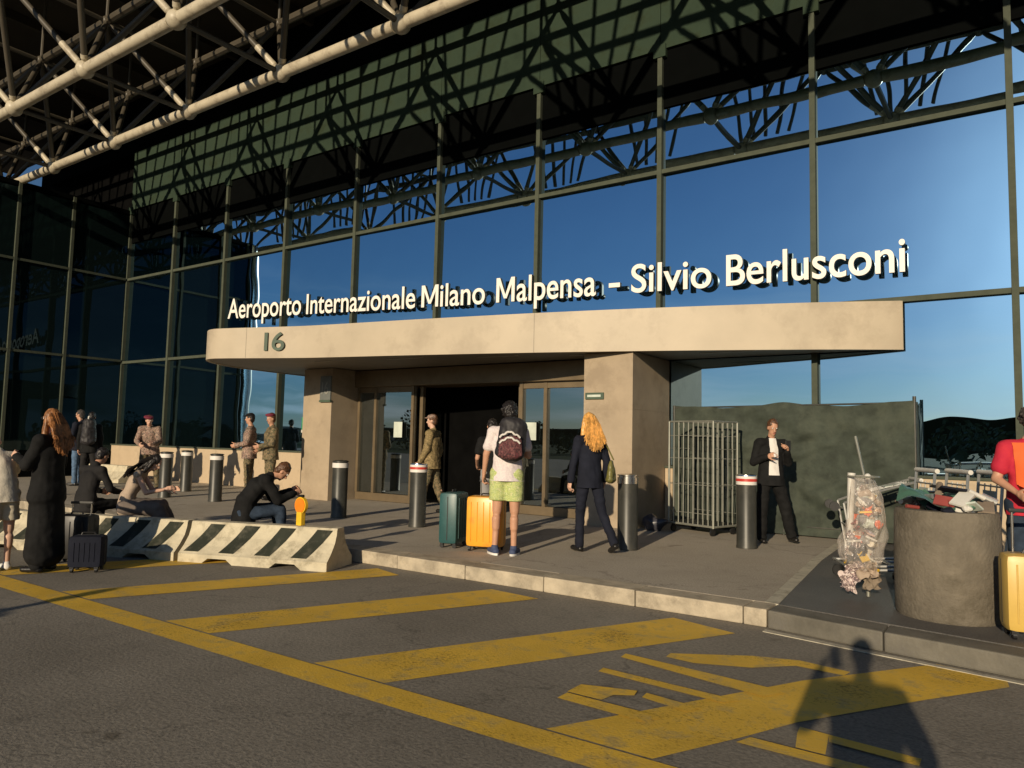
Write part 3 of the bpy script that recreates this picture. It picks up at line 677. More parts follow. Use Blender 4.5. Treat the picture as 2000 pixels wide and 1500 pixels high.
for i in range(56):
    a = random.uniform(0, 6.3); rr = .33*math.sqrt(random.random()); x, y = rr*math.cos(a), rr*math.sin(a)
    if x < 0.05 and y < 0 and i % 3: x = abs(x)
    q = MB(); zz = random.uniform(-.03, .20)*(1.2-rr*1.5)+.03; k = i % 3
    ax = Vector((random.uniform(-1, 1), random.uniform(-1, 1), random.uniform(-.5, .6))).normalized()
    if k == 0: q.tube(Vector((x, y, zz)), Vector((x, y, zz))+ax*random.uniform(.08, .2), random.uniform(.015, .032), n=12)
    elif k == 1:
        l_ = random.uniform(.04, .1); q.box(-l_, -l_*.6, -.006, l_, l_*.6, .01)
        mt = Matrix.Rotation(random.uniform(-1, 1), 3, 'X') @ Matrix.Rotation(random.uniform(0, 3), 3, 'Z')
        q.v = [mt @ v+Vector((x, y, zz+.03)) for v in q.v]
    else:
        r_ = random.uniform(.03, .06); q.ball((x, y, zz), r_, 10, 7, 1, 1, .7)
        q.v = [v+Vector([.02*noise.noise(v*25+Vector((i*3, j, 0))) for j in range(3)]) for v in q.v]
    q.build('piece_of_rubbish', cols[i % len(cols)], bx)
# hanging litter bag
s = thing('litter_bag', 'clear litter bag full of colourful rubbish hanging left of the concrete planter', 'litter bag', (-1.22, 7.42, .15))
MB().tube((0, .16, 0), (0, .16, 1.12), .018).build('pole', M['galv'], s, smooth=True)
rg = MB(); rg.path([(.13*math.cos(t), .13*math.sin(t)*.9, 1.10) for t in [i*2*math.pi/20 for i in range(21)]], .009); rg.build('ring', M['galv'], s)
bgm = MB()
def bagf(u, v):
    a = u*2*math.pi; r_ = .095+.078*math.sin(min(1, v*.95)**1.2*math.pi)
    r_ *= 1+.42*noise.noise(Vector((math.cos(a)*1.6, math.sin(a)*1.6, v*3.2)))+.10*noise.noise(Vector((math.cos(a)*7, math.sin(a)*7, v*9)))
    if v > .9: r_ *= (1-v)/.1*.9+.1
    return Vector((r_*math.cos(a)+.03*math.sin(v*6), r_*math.sin(a), 1.11-v*.90))
bgm.grid(bagf, 90, 60)
fm = bpy.data.materials.new('clear crumpled film'); fm.use_nodes = True; ft = fm.node_tree; fp = ft.nodes['Principled BSDF']; fp.inputs['Base Color'].default_value = (.80, .74, .68, 1); fp.inputs['Roughness'].default_value = .22; fp.inputs['Specular IOR Level'].default_value = .8
fn = ft.nodes.new('ShaderNodeTexNoise'); fn.inputs['Scale'].default_value = 22; fb = ft.nodes.new('ShaderNodeBump'); fb.inputs['Strength'].default_value = 1; fb.inputs['Distance'].default_value = .02
fc = ft.nodes.new('ShaderNodeTexCoord'); ft.links.new(fc.outputs['Object'], fn.inputs['Vector']); ft.links.new(fn.outputs[0], fb.inputs['Height']); ft.links.new(fb.outputs[0], fp.inputs['Normal'])
fx = ft.nodes.new('ShaderNodeMixShader'); fx.inputs[0].default_value = .80; fr = ft.nodes.new('ShaderNodeBsdfTransparent'); fr.inputs[0].default_value = (.96, .94, .92, 1)
ft.links.new(fp.outputs[0], fx.inputs[1]); ft.links.new(fr.outputs[0], fx.inputs[2]); ft.links.new(fx.outputs[0], ft.nodes['Material Output'].inputs[0])
bag = bgm.build('bag', fm, s, smooth=True)
bcol = [M['card'], M['whiteplastic'], M['orange_cloth'], M['tan'], M['pinkfilm'], M['litter'], M['grey'], M['ylw'], M['litter2'], M['knit'], M['cup'], M['paper']]
random.seed(31)
for i in range(80):
    v_ = random.uniform(.15, .97); rr = .125*math.sqrt(random.random())*math.sin(min(1, v_)*2.6); a_ = random.uniform(0, 6.28)
    c_ = Vector((rr*math.cos(a_)+.03*math.sin(v_*6), rr*math.sin(a_), 1.11-v_*.90)); q = MB()
    ax_ = Vector((random.gauss(0, 1), random.gauss(0, 1), random.gauss(0, 1))).normalized()
    if i % 3 == 0: q.tube(c_-ax_*.05, c_+ax_*.05, random.uniform(.02, .034), n=12)
    elif i % 3 == 1:
        q.box(-.05, -.035, -.008, .05, .035, .008); mt = Matrix.Rotation(random.uniform(0, 3), 3, ax_); q.v = [c_+mt @ v for v in q.v]
    else: q.ball(c_, random.uniform(.03, .05), 12, 8); q.v = [v+Vector([.03*noise.noise(v*28+Vector((i, j*5, 0))) for j in range(3)]) for v in q.v]
    q.build('piece_of_rubbish', bcol[i % len(bcol)], bag)
for i, (bx_, by_, bz_, w1, mm_) in enumerate(((-.07, -.05, .34, .17, 'litter2'), (.04, -.06, .28, .15, 'tan'), (-.12, -.06, .16, .16, 'litter2'), (.05, .02, .17, .14, 'card'), (-.05, -.09, .42, .15, 'charcoal'))):
    q = MB(); ph_ = i*1.7
    q.grid(lambda u, v: Vector((bx_+(u-.5)*w1+.05*noise.noise(Vector((u*3, v*4, ph_))), by_+.07*noise.noise(Vector((u*3.5, v*3.5, ph_+5))), bz_+(v-.5)*w1*1.1+.05*noise.noise(Vector((u*4, v*3, ph_+9))))), 16, 16)
    q.build('torn_scrap', M[mm_], s)
wb = MB(); wb.tube((-.12, -.02, .55), (-.10, 0, 1.13), .028, .035, 12); wb.ball((.03, .03, 1.10), .03)
wb.build('white_bottle', M['whiteplastic'], s, smooth=True)
s = obj('broom_handle', MB().tube((-1.34, 7.75, 1.62), (-1.17, 7.5, .95), .013).mesh(True), M['galv'], label='thin pale stick leaning up out of the hanging litter bag', cat='stick')

# ------------------------------------------------------------------ luggage trolleys
def trolley(x, y, ang, label, group='nested luggage trolleys', tip=0):
    t = thing('luggage_trolley', label, 'trolley', (x, y, .15), group, ang); t.scale = (1.12, 1.12, 1.12)
    if tip: t.rotation_euler.x = tip
    m = MB()
    for sx in (-.24, .24):
        m.path([(sx, -.35, .12), (sx*1.0, .32, .16), (sx, .38, .5), (sx, .42, 1.0)], .014)
    for z in (.45, .6, .75, .9): m.tube((-.24, .385+(z-.5)*.08, z), (.24, .385+(z-.5)*.08, z), .008)
    for yy in (-.35, -.15, .05, .25): m.tube((-.24, yy, .13+.04*(yy+.35)), (.24, yy, .13+.04*(yy+.35)), .01)
    for sx in (-.12, 0, .12): m.tube((sx, .39, .45), (sx, .42, .92), .006)
    m.build('frame', M['alu'], t, smooth=True)
    MB().tube((-.27, .43, 1.02), (.27, .43, 1.02), .022).build('handle_bar', M['whiteplastic'], t, smooth=True)
    MB().box(-.12, .40, .66, .12, .415, .86).build('advert_panel', M['paper'], t)
    for sx, sy in ((-.22, .3), (.22, .3), (0, -.36)):
        MB().tube((sx-.015, sy, .055), (sx+.015, sy, .055), .055, n=14).build('wheel', M['blackplastic'], t, smooth=True)
    return t
for i, lb in enumerate(['first luggage trolley of the nested row behind the litter bag', 'second luggage trolley of the nested row', 'third luggage trolley of the nested row behind the planter', 'fourth luggage trolley of the nested row near the man in red', 'last luggage trolley of the nested row behind the man in red']):
    trolley(-1.30+i*.29, 8.75-i*.02, -1.15, lb)
trolley(-2.15, 10.75, 1.9, 'loose aluminium luggage trolley tipped over beside the screening fence', None, 1.35).location.z = .40

# ------------------------------------------------------------------ roll cage
s = thing('roll_cage', 'tall galvanised wire roll cage against the green screen', 'roll cage', (-4.15, 11.25, .15), None, -.30)
cw, cdp, ch = .42, .30, 1.72
m = MB()
for sx in (-cw, cw):
    for sy in (-cdp, cdp): m.tube((sx, sy, .12), (sx, sy, ch), .018)
m.path([(-cw, -cdp, ch), (cw, -cdp, ch), (cw, cdp, ch), (-cw, cdp, ch), (-cw, -cdp, ch)], .014)
m.path([(-cw, -cdp, .14), (cw, -cdp, .14), (cw, cdp, .14), (-cw, cdp, .14), (-cw, -cdp, .14)], .018)
m.build('frame', M['galv'], s, smooth=True)
for sy, nm in ((-cdp, 'front_gate'), (cdp, 'rear_panel')):
    m = MB()
    for i in range(1, 9): xx = -cw+2*cw*i/9; m.tube((xx, sy, .14), (xx, sy, ch), .008, n=6)
    for z in (.32, .75, 1.15, 1.5): m.tube((-cw, sy, z), (cw, sy, z), .006, n=6)
    m.build(nm, M['galv'], s)
for sx in (-cw, cw):
    m = MB()
    for i in range(1, 5): yy = -cdp+2*cdp*i/5; m.tube((sx, yy, .14), (sx, yy, ch), .007, n=6)
    for z in (.75, 1.3): m.tube((sx, -cdp, z), (sx, cdp, z), .006, n=6)
    m.build('side_panel', M['galv'], s)
for sx in (-cw+.05, cw-.05):
    for sy in (-cdp+.05, cdp-.05): MB().tube((sx-.015, sy, .055), (sx+.015, sy, .055), .055, n=14).box(sx-.02, sy-.02, .06, sx+.02, sy+.02, .13).build('castor', M['blackplastic'], s)
MB().box(-cw+.02, -cdp+.02, .15, cw-.02, cdp-.02, .17).build('base_plate', M['blackplastic'], s)

# ------------------------------------------------------------------ screening fence
s = thing('screening_fence', 'temporary fence covered with dark green mesh before the glass', 'fence', (-3.1, 11.92, .15))
for x in (-1.80, -.0, 1.82): MB().tube((x, 0, 0), (x, 0, 2.12 if x > 1 else 2.02), .024).build('post', M['bollard'], s, smooth=True)
MB().tube((-1.8, 0, 1.98), (1.82, 0, 2.03), .014).tube((-1.8, 0, .15), (1.82, 0, .15), .014).build('rail', M['bollard'], s, smooth=True)
cl = MB()
def cloth(u, v):
    x = -1.8+3.62*u; sag = .06*math.sin(u*math.pi*2)**2+.035*noise.noise(Vector((u*9, 0, 3)))
    z = .02+(2.0-sag+.04*u)*v
    d = .08*noise.noise(Vector((x*.9, v*5+x*.9, 0)))*2 + .06*noise.noise(Vector((x*3, v*13-x*2, 4)))
    d += .06*math.sin((v*11+1.6*math.sin(u*5)+u*3)) * (.25+.75*(1-v))
    return Vector((x, -.04+min(d*(.35+.65*math.sin(v*3.14)), .03), z))
cl.grid(cloth, 110, 70); cl.build('mesh_cover', M['mesh'], s, smooth=True)
cl = MB()
cl.grid(lambda u, v: Vector((1.83+.02*noise.noise(Vector((u*5, v*6, 2))), .36*u, .02+2.03*v)), 10, 30); cl.build('end_cover', M['mesh'], s, smooth=True)

# rubbish sacks at the foot of the right column
s = MB(); s.ball((0, 0, .11), .16, 20, 12, 1.3, .8, .75); s.v = [v+Vector([.06*noise.noise(v*8+Vector((0, j*7, 3))) for j in range(3)]) for v in s.v]
s.build('rubbish_sack', mat('dark plastic sack', (.05, .05, .06), .3), label='small dark plastic sack on the ground beside the roll cage', cat='sack', smooth=True, loc=(-4.83, 10.95, .16))

# ------------------------------------------------------------------ people
def remesh(verts_faces, voxel, smooth_it=4, wr=0, wscale=7, seed=0, stretch=1.0, zcut=None):
    me = bpy.data.meshes.new('b'); me.from_pydata([tuple(v) for v in verts_faces[0]], [], verts_faces[1])
    o = bpy.data.objects.new('b', me); COL.objects.link(o)
    md = o.modifiers.new('r', 'REMESH'); md.mode = 'VOXEL'; md.voxel_size = voxel
    if smooth_it:
        ms = o.modifiers.new('s', 'SMOOTH'); ms.factor = .5; ms.iterations = smooth_it
    dg = bpy.context.evaluated_depsgraph_get()
    out = bpy.data.meshes.new_from_object(o.evaluated_get(dg)); bpy.data.objects.remove(o); bpy.data.meshes.remove(me)
    if wr:
        nn = len(out.vertices); co = np.empty(nn*3); out.vertices.foreach_get('co', co); co = co.reshape(-1, 3)
        no = np.empty(nn*3); out.vertex_normals.foreach_get('vector', no); no = no.reshape(-1, 3)
        so_ = Vector((seed*3.1, seed*1.7, 0)); d = np.empty(nn)
        for i in range(nn):
            v = Vector(co[i]); d[i] = noise.noise(Vector((v.x*wscale, v.y*wscale, v.z*wscale*stretch))+so_)+.5*noise.noise(Vector((v.x*wscale*2.3+v.z*9, v.y*wscale*2.3, v.z*wscale*2*stretch))+so_)
        co += no*(d*wr)[:, None]; out.vertices.foreach_set('co', co.ravel())
    if zcut is not None:
        for v in out.vertices:
            if v.co.z < zcut: v.co.z = zcut-min(.012, (zcut-v.co.z)*.1)
    out.polygons.foreach_set('use_smooth', [True]*len(out.polygons)); out.update(); return out

class Blob:
    def __init__(s): s.v = []; s.f = []
    def cone(s, p0, p1, r0, r1, sx=1, sy=1, side=None, n=16, m=12):
        p0 = Vector(p0); p1 = Vector(p1); w_ = (p1-p0)
        if w_.length < 1e-5: w_ = Vector((0, 0, 1))
        w_.normalize()
        sd_ = Vector(side) if side is not None else w_.orthogonal(); sd_ = (sd_-w_*sd_.dot(w_)).normalized(); t_ = w_.cross(sd_)
        b = len(s.v)
        for j in range(1, m):
            ph = math.pi*j/m; c = math.cos(ph); q = math.sin(ph); P, r_ = (p1, r1) if c > 0.001 else (p0, r0)
            if abs(c) <= .001: P, r_ = p1, r1
            for i in range(n):
                a = 2*math.pi*i/n; s.v.append(P+(sd_*math.cos(a)*sx+t_*math.sin(a)*sy)*(q*r_)+w_*(c*r_*min(sx, sy, 1)))
        s.v.append(p1+w_*r1*min(sx, sy, 1)); s.v.append(p0-w_*r0*min(sx, sy, 1)); A = len(s.v)-2; B_ = A+1
        s.f += [(b+j*n+i, b+(j+1)*n+i, b+(j+1)*n+(i+1) % n, b+j*n+(i+1) % n) for j in range(m-2) for i in range(n)]
        s.f += [(A, b+i, b+(i+1) % n) for i in range(n)]+[(B_, b+(m-2)*n+(i+1) % n, b+(m-2)*n+i) for i in range(n)]
        return s
    def ell(s, c, r, axes):
        X, Y, Z = axes; c = Vector(c); b = len(s.v); n, m = 16, 10
        for j in range(1, m):
            ph = math.pi*j/m
            for i in range(n):
                a = 2*math.pi*i/n; s.v.append(c+X*(r[0]*math.sin(ph)*math.cos(a))+Y*(r[1]*math.sin(ph)*math.sin(a))+Z*(r[2]*math.cos(ph)))
        s.v += [c+Z*r[2], c-Z*r[2]]; A = len(s.v)-2; B_ = A+1
        s.f += [(b+j*n+i, b+(j+1)*n+i, b+(j+1)*n+(i+1) % n, b+j*n+(i+1) % n) for j in range(m-2) for i in range(n)]
        s.f += [(A, b+i, b+(i+1) % n) for i in range(n)]+[(B_, b+(m-2)*n+(i+1) % n, b+(m-2)*n+i) for i in range(n)]
        return s
    def mesh(s, vox, **k): return remesh((s.v, s.f), vox, **k)

def drape(mb, J, names, gap=.006):
    """lay the vertices of a flat piece on the front of a person's clothes"""
    from mathutils.bvhtree import BVHTree
    vs = []; fs = []
    for c in J['t'].children:
        if c.name.split('.')[0] in names:
            n0 = len(vs); vs += [v.co.copy() for v in c.data.vertices]; fs += [[n0+i for i in p.vertices] for p in c.data.polygons]
    tr = BVHTree.FromPolygons(vs, fs); yv = J['yv']
    for i, v in enumerate(mb.v):
        h = tr.ray_cast(v+yv*.6, -yv, 1.2)
        if h[0] is not None: mb.v[i] = h[0]+yv*gap
    return mb
Hf = Vector((-math.sin(TH), math.cos(TH), 0)); Rf = Vector((math.cos(TH), math.sin(TH), 0))
def heading(a): a = R(a); return Hf*math.cos(a)+Rf*math.sin(a)

def person(label, pos, head_deg, h=1.75, lean=0, hunch=0, seat=None, legs=None, arms=None, hands=None, look=(0, 0), skin='skin', top=None, bottom=None,
           hair=None, shoes='shoe_black', sole=None, build=1.0, vox=.011, sw=1.0, group=None, feet=None, voxc=.014, name='person'):
    """pos: ground point (or seat point); legs/arms: per side ((x out, y fwd, z), (x out, y fwd, z)) directions; look=(turn right, down)"""
    k = h/1.75; yv = heading(head_deg); xv = Vector((yv.y, -yv.x, 0)); zv = Vector((0, 0, 1))
    def V(x, y, z): return (xv*x+yv*y+zv*z)*k
    legs = legs or {}; arms = arms or {}; hands = hands or {}; feet = feet or {}
    def Dv(t, s_): return (xv*t[0]*s_+yv*t[1]+zv*t[2]).normalized()
    P = V(0, 0, .95) if seat is None else V(0, 0, .10)
    J = {}
    def rot(v, deg): return Matrix.Rotation(R(-deg), 3, xv) @ v
    low = 9
    for s_, n_ in ((-1, 'L'), (1, 'R')):
        hp = P+V(.09*s_, 0, -.02); lg = legs.get(n_, ((.03, .0, -1), (.0, -.02, -1)))
        kn = hp+Dv(lg[0], s_)*.43*k; an = kn+Dv(lg[1], s_)*.42*k
        J['hip'+n_], J['knee'+n_], J['ank'+n_] = hp, kn, an; low = min(low, an.z)
    if seat is None:
        dz = .085*k-low
        P = P+zv*dz
        for q in J: J[q] = J[q]+zv*dz
    wa = P+rot(V(0, 0, .14), lean*.5); ch_ = wa+rot(V(0, 0, .22), lean+hunch*.5); nk = ch_+rot(V(0, -.01, .19), lean+hunch)
    hb = rot(V(0, .03, .165), lean*.7+hunch*.8+look[1]*.4); hc = nk+hb
    hf_ = Matrix.Rotation(R(-look[0]), 3, zv) @ rot(yv, look[1]+lean*.3); hr_ = Matrix.Rotation(R(-look[0]), 3, zv) @ xv; hu = hr_.cross(hf_)
    shs = {}
    for s_, n_ in ((-1, 'L'), (1, 'R')):
        sh = ch_+rot(V(.175*s_*sw, -.01, .115), lean+hunch*.8); am = arms.get(n_, ((.16, -.05, -1), (.06, .18, -1)))
        el = sh+Dv(am[0], s_)*.285*k; wr_ = el+Dv(am[1], s_)*.25*k
        J['sh'+n_], J['el'+n_], J['wr'+n_] = sh, el, wr_
    t = thing(name, label, 'person', tuple(pos), group)
    fl = feet
    # ---- skin: one continuous body
    B = Blob(); b_ = build; lc = 1 if (bottom and bottom[0] == 'shorts') or not bottom else .8; ac = .86 if top and top[0] in ('jacket', 'coat', 'shirt') else 1
    for n_, s_ in (('L', -1), ('R', 1)):
        B.cone(J['hip'+n_], J['knee'+n_], .078*k*b_*lc, .050*k*b_*lc).cone(J['knee'+n_], J['ank'+n_], .048*k*lc, .034*k*lc)
        md_ = J['knee'+n_]*.66+J['ank'+n_]*.34-yv*.012*k; B.cone(md_+zv*.05*k, md_-zv*.05*k, .048*k*b_*lc, .042*k*b_*lc)
        fd = Dv(fl.get(n_, (.12, 1, -.0)), s_); an = J['ank'+n_]
        B.cone(an-zv*.035*k-fd*.02, an-zv*.045*k+fd*.13*k, .036*k, .030*k)
        B.cone(J['sh'+n_], J['el'+n_], .045*k*b_*ac, .037*k*b_*ac).cone(J['el'+n_], J['wr'+n_], .038*k*b_*ac, .024*k)
    B.cone(P, wa, .115*k*b_, .10*k*b_, 1.2, .85, xv).cone(wa, ch_, .10*k*b_, .118*k*b_, 1.18, .82, xv).cone(J['shL'], J['shR'], .05*k, .05*k)
    B.cone(ch_, nk, .11*k*b_, .055*k, 1.2, .8, xv).cone(nk-(nk-ch_)*.1, hc-hu*.05*k, .054*k, .050*k)
    ax = (hr_, hf_, hu); q = .94*k
    B.ell(hc+hu*.022*q-hf_*.008*q, (.074*q, .092*q, .100*q), ax).ell(hc-hu*.058*q+hf_*.018*q, (.054*q, .064*q, .062*q), ax).ell(hc-hu*.098*q+hf_*.055*q, (.026*q, .022*q, .020*q), ax)
    B.cone(hc+hf_*.078*q+hu*.012*q, hc+hf_*.100*q-hu*.032*q, .009*q, .0145*q)
    for s_ in (-1, 1): B.ell(hc+hr_*s_*.076*q-hu*.012*q-hf_*.005*q, (.010*q, .020*q, .032*q), ax)
    B.ell(hc+hf_*.075*q+hu*.034*q, (.048*q, .012*q, .010*q), ax)
    body = B.mesh(vox, smooth_it=3)
    # ---- hands, joined into the body mesh
    bm = bmesh.new(); bm.from_mesh(body)
    for n_, s_ in (('L', -1), ('R', 1)):
        hd = hands.get(n_, {}); wr_ = J['wr'+n_]; d = (Dv(hd['dir'], s_) if 'dir' in hd else (wr_-J['el'+n_]).normalized())
        pn = Dv(hd.get('palm', (-1, .1, 0)), s_); pn = (pn-d*pn.dot(d)).normalized(); sdv = d.cross(pn)*(1 if s_ > 0 else -1)
        # thumb side points forwards for a hanging hand
        if sdv.dot(yv) < 0 and 'thumb' not in hd: sdv = -sdv
        if 'thumb' in hd:
            tv = Dv(hd['thumb'], s_)
            if sdv.dot(tv) < 0: sdv = -sdv
        cu = hd.get('curl', 22); hk = k*.98; Hh = Blob()
        Hh.cone(wr_-d*.02*hk, wr_+d*.03*hk, .023*hk, .028*hk, 1.1, .8, sdv).cone(wr_+d*.03*hk, wr_+d*.075*hk, .030*hk, .028*hk, 1.4, .55, sdv)
        for fi, (off, ln) in enumerate(((.031, .9), (.0105, 1.0), (-.0105, .94), (-.031, .76))):
            a = wr_+d*(.088-.004*abs(fi-1))*hk+sdv*off*hk; dd = d.copy()
            for si, sl in enumerate((.042, .027, .022)):
                ang = cu*(1 if si == 0 else 1.25)+fi*3
                dd = Matrix.Rotation(R(ang), 3, dd.cross(pn).normalized()) @ dd; b2_ = a+dd*sl*ln*hk
                Hh.cone(a, b2_, (.0098-.001*si)*hk, (.0090-.001*si)*hk, n=8, m=6); a = b2_
        a = wr_+d*.025*hk+sdv*.030*hk; dd = (d*.75+sdv*.75+pn*.35).normalized()
        for si, sl in enumerate((.038, .030, .024)):
            b2_ = a+dd*sl*hk; Hh.cone(a, b2_, (.0135-.002*si)*hk, (.0115-.002*si)*hk, n=8, m=6); a = b2_; dd = (dd+d*.35+pn*.15*(cu/30)).normalized()
        hm = Hh.mesh(.0048, smooth_it=1); bm.from_mesh(hm); bpy.data.meshes.remove(hm)
    bm.to_mesh(body); bm.free(); body.polygons.foreach_set('use_smooth', [True]*len(body.polygons))
    obj('body', body, M[skin], t)
    # ---- face details
    for s_ in (-1, 1):
        c_ = hc+hf_*.0745*q+hr_*s_*.030*q+hu*.016*q
        MB().ball(c_, .0115*q, 10, 8).build('eye', M['eyewhite'], t, smooth=True)
        MB().ball(c_+hf_*.0068*q, .0062*q, 8, 6).build('iris', M['iris'], t, smooth=True)
    MB().ball(Vector((0, 0, 0)), .02*q, 12, 8, 1, .35, .35)
    mo = MB(); mo.ball((0, 0, 0), 1, 12, 8); mo.v = [hc+hf_*(.080*q)-hu*.064*q+hr_*v.x*.023*q+hf_*v.y*.007*q+hu*v.z*.007*q for v in mo.v]; mo.build('mouth', M['lip'], t, smooth=True)
    seed = hash(label) % 97 if False else sum(map(ord, label)) % 97
    # ---- clothes
    if bottom:
        kind, mt_ = bottom[0], bottom[1]; C = Blob()
        if kind == 'trousers' or kind == 'shorts' or kind == 'wide':
            ex = {'trousers': 1.0, 'shorts': .98, 'wide': 1.25}[kind]
            C.cone(P-zv*.03*k, P+(wa-P)*.40, .125*k*b_, .116*k*b_, 1.2, .88, xv)
            for n_ in 'LR':
                hp, kn, an = J['hip'+n_], J['knee'+n_], J['ank'+n_]
                if kind == 'shorts': C.cone(hp, hp+(kn-hp)*.78, .104*k*b_*ex, .092*k*b_*ex)
                else:
                    C.cone(hp, kn, .100*k*b_, .070*k*b_*ex).cone(kn, an-(an-kn).normalized()*.0*k, .070*k*b_*ex, .056*k*ex)
        elif kind == 'skirt':
            C.cone(P, P+(wa-P)*.5, .14*k*b_, .125*k*b_, 1.2, .9, xv)
            for n_ in 'LR':
                hp, kn, an = J['hip'+n_], J['knee'+n_], J['ank'+n_]; C.cone(hp, kn, .12*k*b_, .11*k).cone(kn, an+(kn-an)*.25, .11*k, .10*k)
            C.cone((J['kneeL']+J['kneeR'])/2, P, .11*k, .12*k)
        obj(bottom[2] if len(bottom) > 2 else ('shorts' if kind == 'shorts' else 'skirt' if kind == 'skirt' else 'trousers'), C.mesh(voxc, smooth_it=3, wr=.011*k, wscale=8, seed=seed, stretch=1.6, zcut=(J['hipL'].z*.30+J['kneeL'].z*.70 if kind == 'shorts' else None)), M[mt_], t)
    if top:
        kind, mt_ = top[0], top[1]; C = Blob(); fat = {'tee': 1.0, 'shirt': 1.0, 'jacket': 1.13, 'coat': 1.2, 'vest': 1.0}[kind]
        hem = {'tee': -.09, 'shirt': -.04, 'jacket': -.12, 'coat': -.10, 'vest': -.02}[kind]
        C.cone(P+zv*(hem-.02)*k, wa, .152*k*b_*fat, .124*k*b_*fat, 1.25, .92, xv).cone(wa, ch_, .122*k*b_*fat, .134*k*b_*fat, 1.2, .86, xv)
        C.cone(ch_, nk-(nk-ch_)*.30, .132*k*b_*fat, .078*k*fat, 1.25, .85, xv).cone(J['shL'], J['shR'], .068*k*fat*b_, .068*k*fat*b_)
        C.cone(nk-(nk-ch_)*.22, nk, .068*k, .062*k)
        for n_ in 'LR':
            sh, el, wr_ = J['sh'+n_], J['el'+n_], J['wr'+n_]
            if kind == 'vest': continue
            if kind == 'tee': C.cone(sh, sh+(el-sh)*.62, .066*k*b_, .062*k*b_)
            else: C.cone(sh, el, .065*k*fat*b_, .054*k*fat*b_).cone(el, wr_-(wr_-el)*.04, .054*k*fat*b_, .038*k*fat)
        if kind == 'coat':
            lw_ = (J['ankL']+J['ankR'])/2; lw_.z = max(.05, min(J['ankL'].z, J['ankR'].z)-.02)
            C.cone(lw_+zv*.16*k, P, .20*k, .155*k, 1.15, .95, xv)
        obj({'tee': 't_shirt', 'shirt': 'shirt', 'jacket': 'jacket', 'coat': 'coat', 'vest': 'top'}[kind], C.mesh(voxc, smooth_it=3, wr=.012*k, wscale=7, seed=seed+5, stretch=.8, zcut=(P.z+hem*k if kind in ('tee', 'jacket') and seat is None else None)), M[mt_], t)
    # ---- shoes
    for n_, s_ in (('L', -1), ('R', 1)):
        fd = Dv(fl.get(n_, (.12, 1, -.0)), s_); an = J['ank'+n_]; sdv = fd.cross(zv).normalized(); upv = sdv.cross(fd)
        C = Blob(); C.cone(an-upv*.042*k-fd*.035*k, an-upv*.045*k+fd*.14*k, .042*k, .036*k, 1.05, .9, sdv).cone(an-upv*.03*k, an+upv*.0*k, .042*k, .044*k)
        C.cone(an-upv*.03*k, an-upv*.048*k+fd*.08*k, .042*k, .036*k)
        so_ = obj('shoe', C.mesh(.010, smooth_it=2), M[shoes], t)
        if sole:
            q2 = MB(); pr = []
            for i in range(16):
                a = 2*math.pi*i/16; pr.append(an-upv*.085*k+fd*(.052*k+.138*k*math.cos(a))+sdv*(.046*k*math.sin(a)))
            q2.add(pr+[p_+upv*.024*k for p_ in pr], [tuple(range(16)), tuple(range(16, 32))]+[(i, (i+1) % 16, 16+(i+1) % 16, 16+i) for i in range(16)]); q2.build('sole', M[sole], so_, smooth=True)
    # ---- hair
    if hair:
        kind, mt_ = hair; C = Blob()
        if kind in ('short', 'long', 'curly', 'bun', 'bald', 'longblack'):
            e_ = 1.0 if kind != 'curly' else 1.18
            if kind != 'bald':
                C.ell(hc+hu*.040*q-hf_*.020*q, (.083*q*e_, .094*q*e_, .096*q*e_), ax).ell(hc-hu*.01*q-hf_*.048*q, (.076*q*e_, .060*q*e_, .085*q*e_), ax)
            else: C.ell(hc+hu*.0*q-hf_*.040*q, (.079*q, .064*q, .06*q), ax)
            if kind == 'curly':
                rn = random.Random(seed)
                for i in range(60):
                    v = Vector((rn.gauss(0, 1), rn.gauss(0, 1), rn.gauss(0, 1))).normalized()
                    if v.y > .35 and v.z < .5: continue
                    C.ell(hc+hu*.03*q-hf_*.012*q+(hr_*v.x*.09+hf_*v.y*.10+hu*v.z*.10)*q, (.02, .02, .02), ax)
            if kind in ('long', 'longblack'):
                bk = hc-hf_*.055*q+hu*.02*q; C.cone(bk, nk-rot(yv, lean+hunch)*.085*k-zv*.03*k, .085*q, .080*q, 1.1, .6, xv)
                C.cone(nk-rot(yv, lean+hunch)*.085*k-zv*.03*k, ch_-rot(yv, lean+hunch)*.135*k-zv*.0*k, .080*q, .045*q, 1.3, .45, xv)
                for s_ in (-1, 1): C.cone(hc+hr_*s_*.072*q+hu*.03*q-hf_*.01*q, nk+xv*s_*.085*k+yv*.02*k, .030*q, .034*q)
            hobj = obj('hair', C.mesh(.0075, smooth_it=2, wr=.009 if kind != 'curly' else .012, wscale=26 if kind != 'curly' else 40, seed=seed, stretch=.35 if 'long' in kind else 1), M[mt_], t)
            if kind in ('long', 'longblack'):
                rn = random.Random(seed+1); st = MB()
                for i in range(280):
                    u = rn.uniform(-1, 1); a0 = hc+hr_*u*.082*q-hf_*(.05+.05*(1-u*u))*q+hu*rn.uniform(-.04, .09)*q
                    a1 = nk+xv*u*.135*k-rot(yv, lean+hunch)*(.125+.01*rn.random())*k; L_ = .25-.12*abs(u)-.10*rn.random()
                    a2 = a1+rot(zv, lean+hunch)*-L_*k+xv*(u*.01+rn.gauss(0, .018))*k-yv*(.02+rn.uniform(-.01, .03))*k
                    mid = (a0+a1)/2-hf_*.025*k
                    pts_ = [a0, mid, a1, (a1+a2)/2+xv*rn.gauss(0, .008)-yv*.01, a2]
                    for a, b in zip(pts_, pts_[1:]): st.tube(a, b, .0034, .0026, 4, False)
                st.build('hair_strand', M[mt_], hobj)
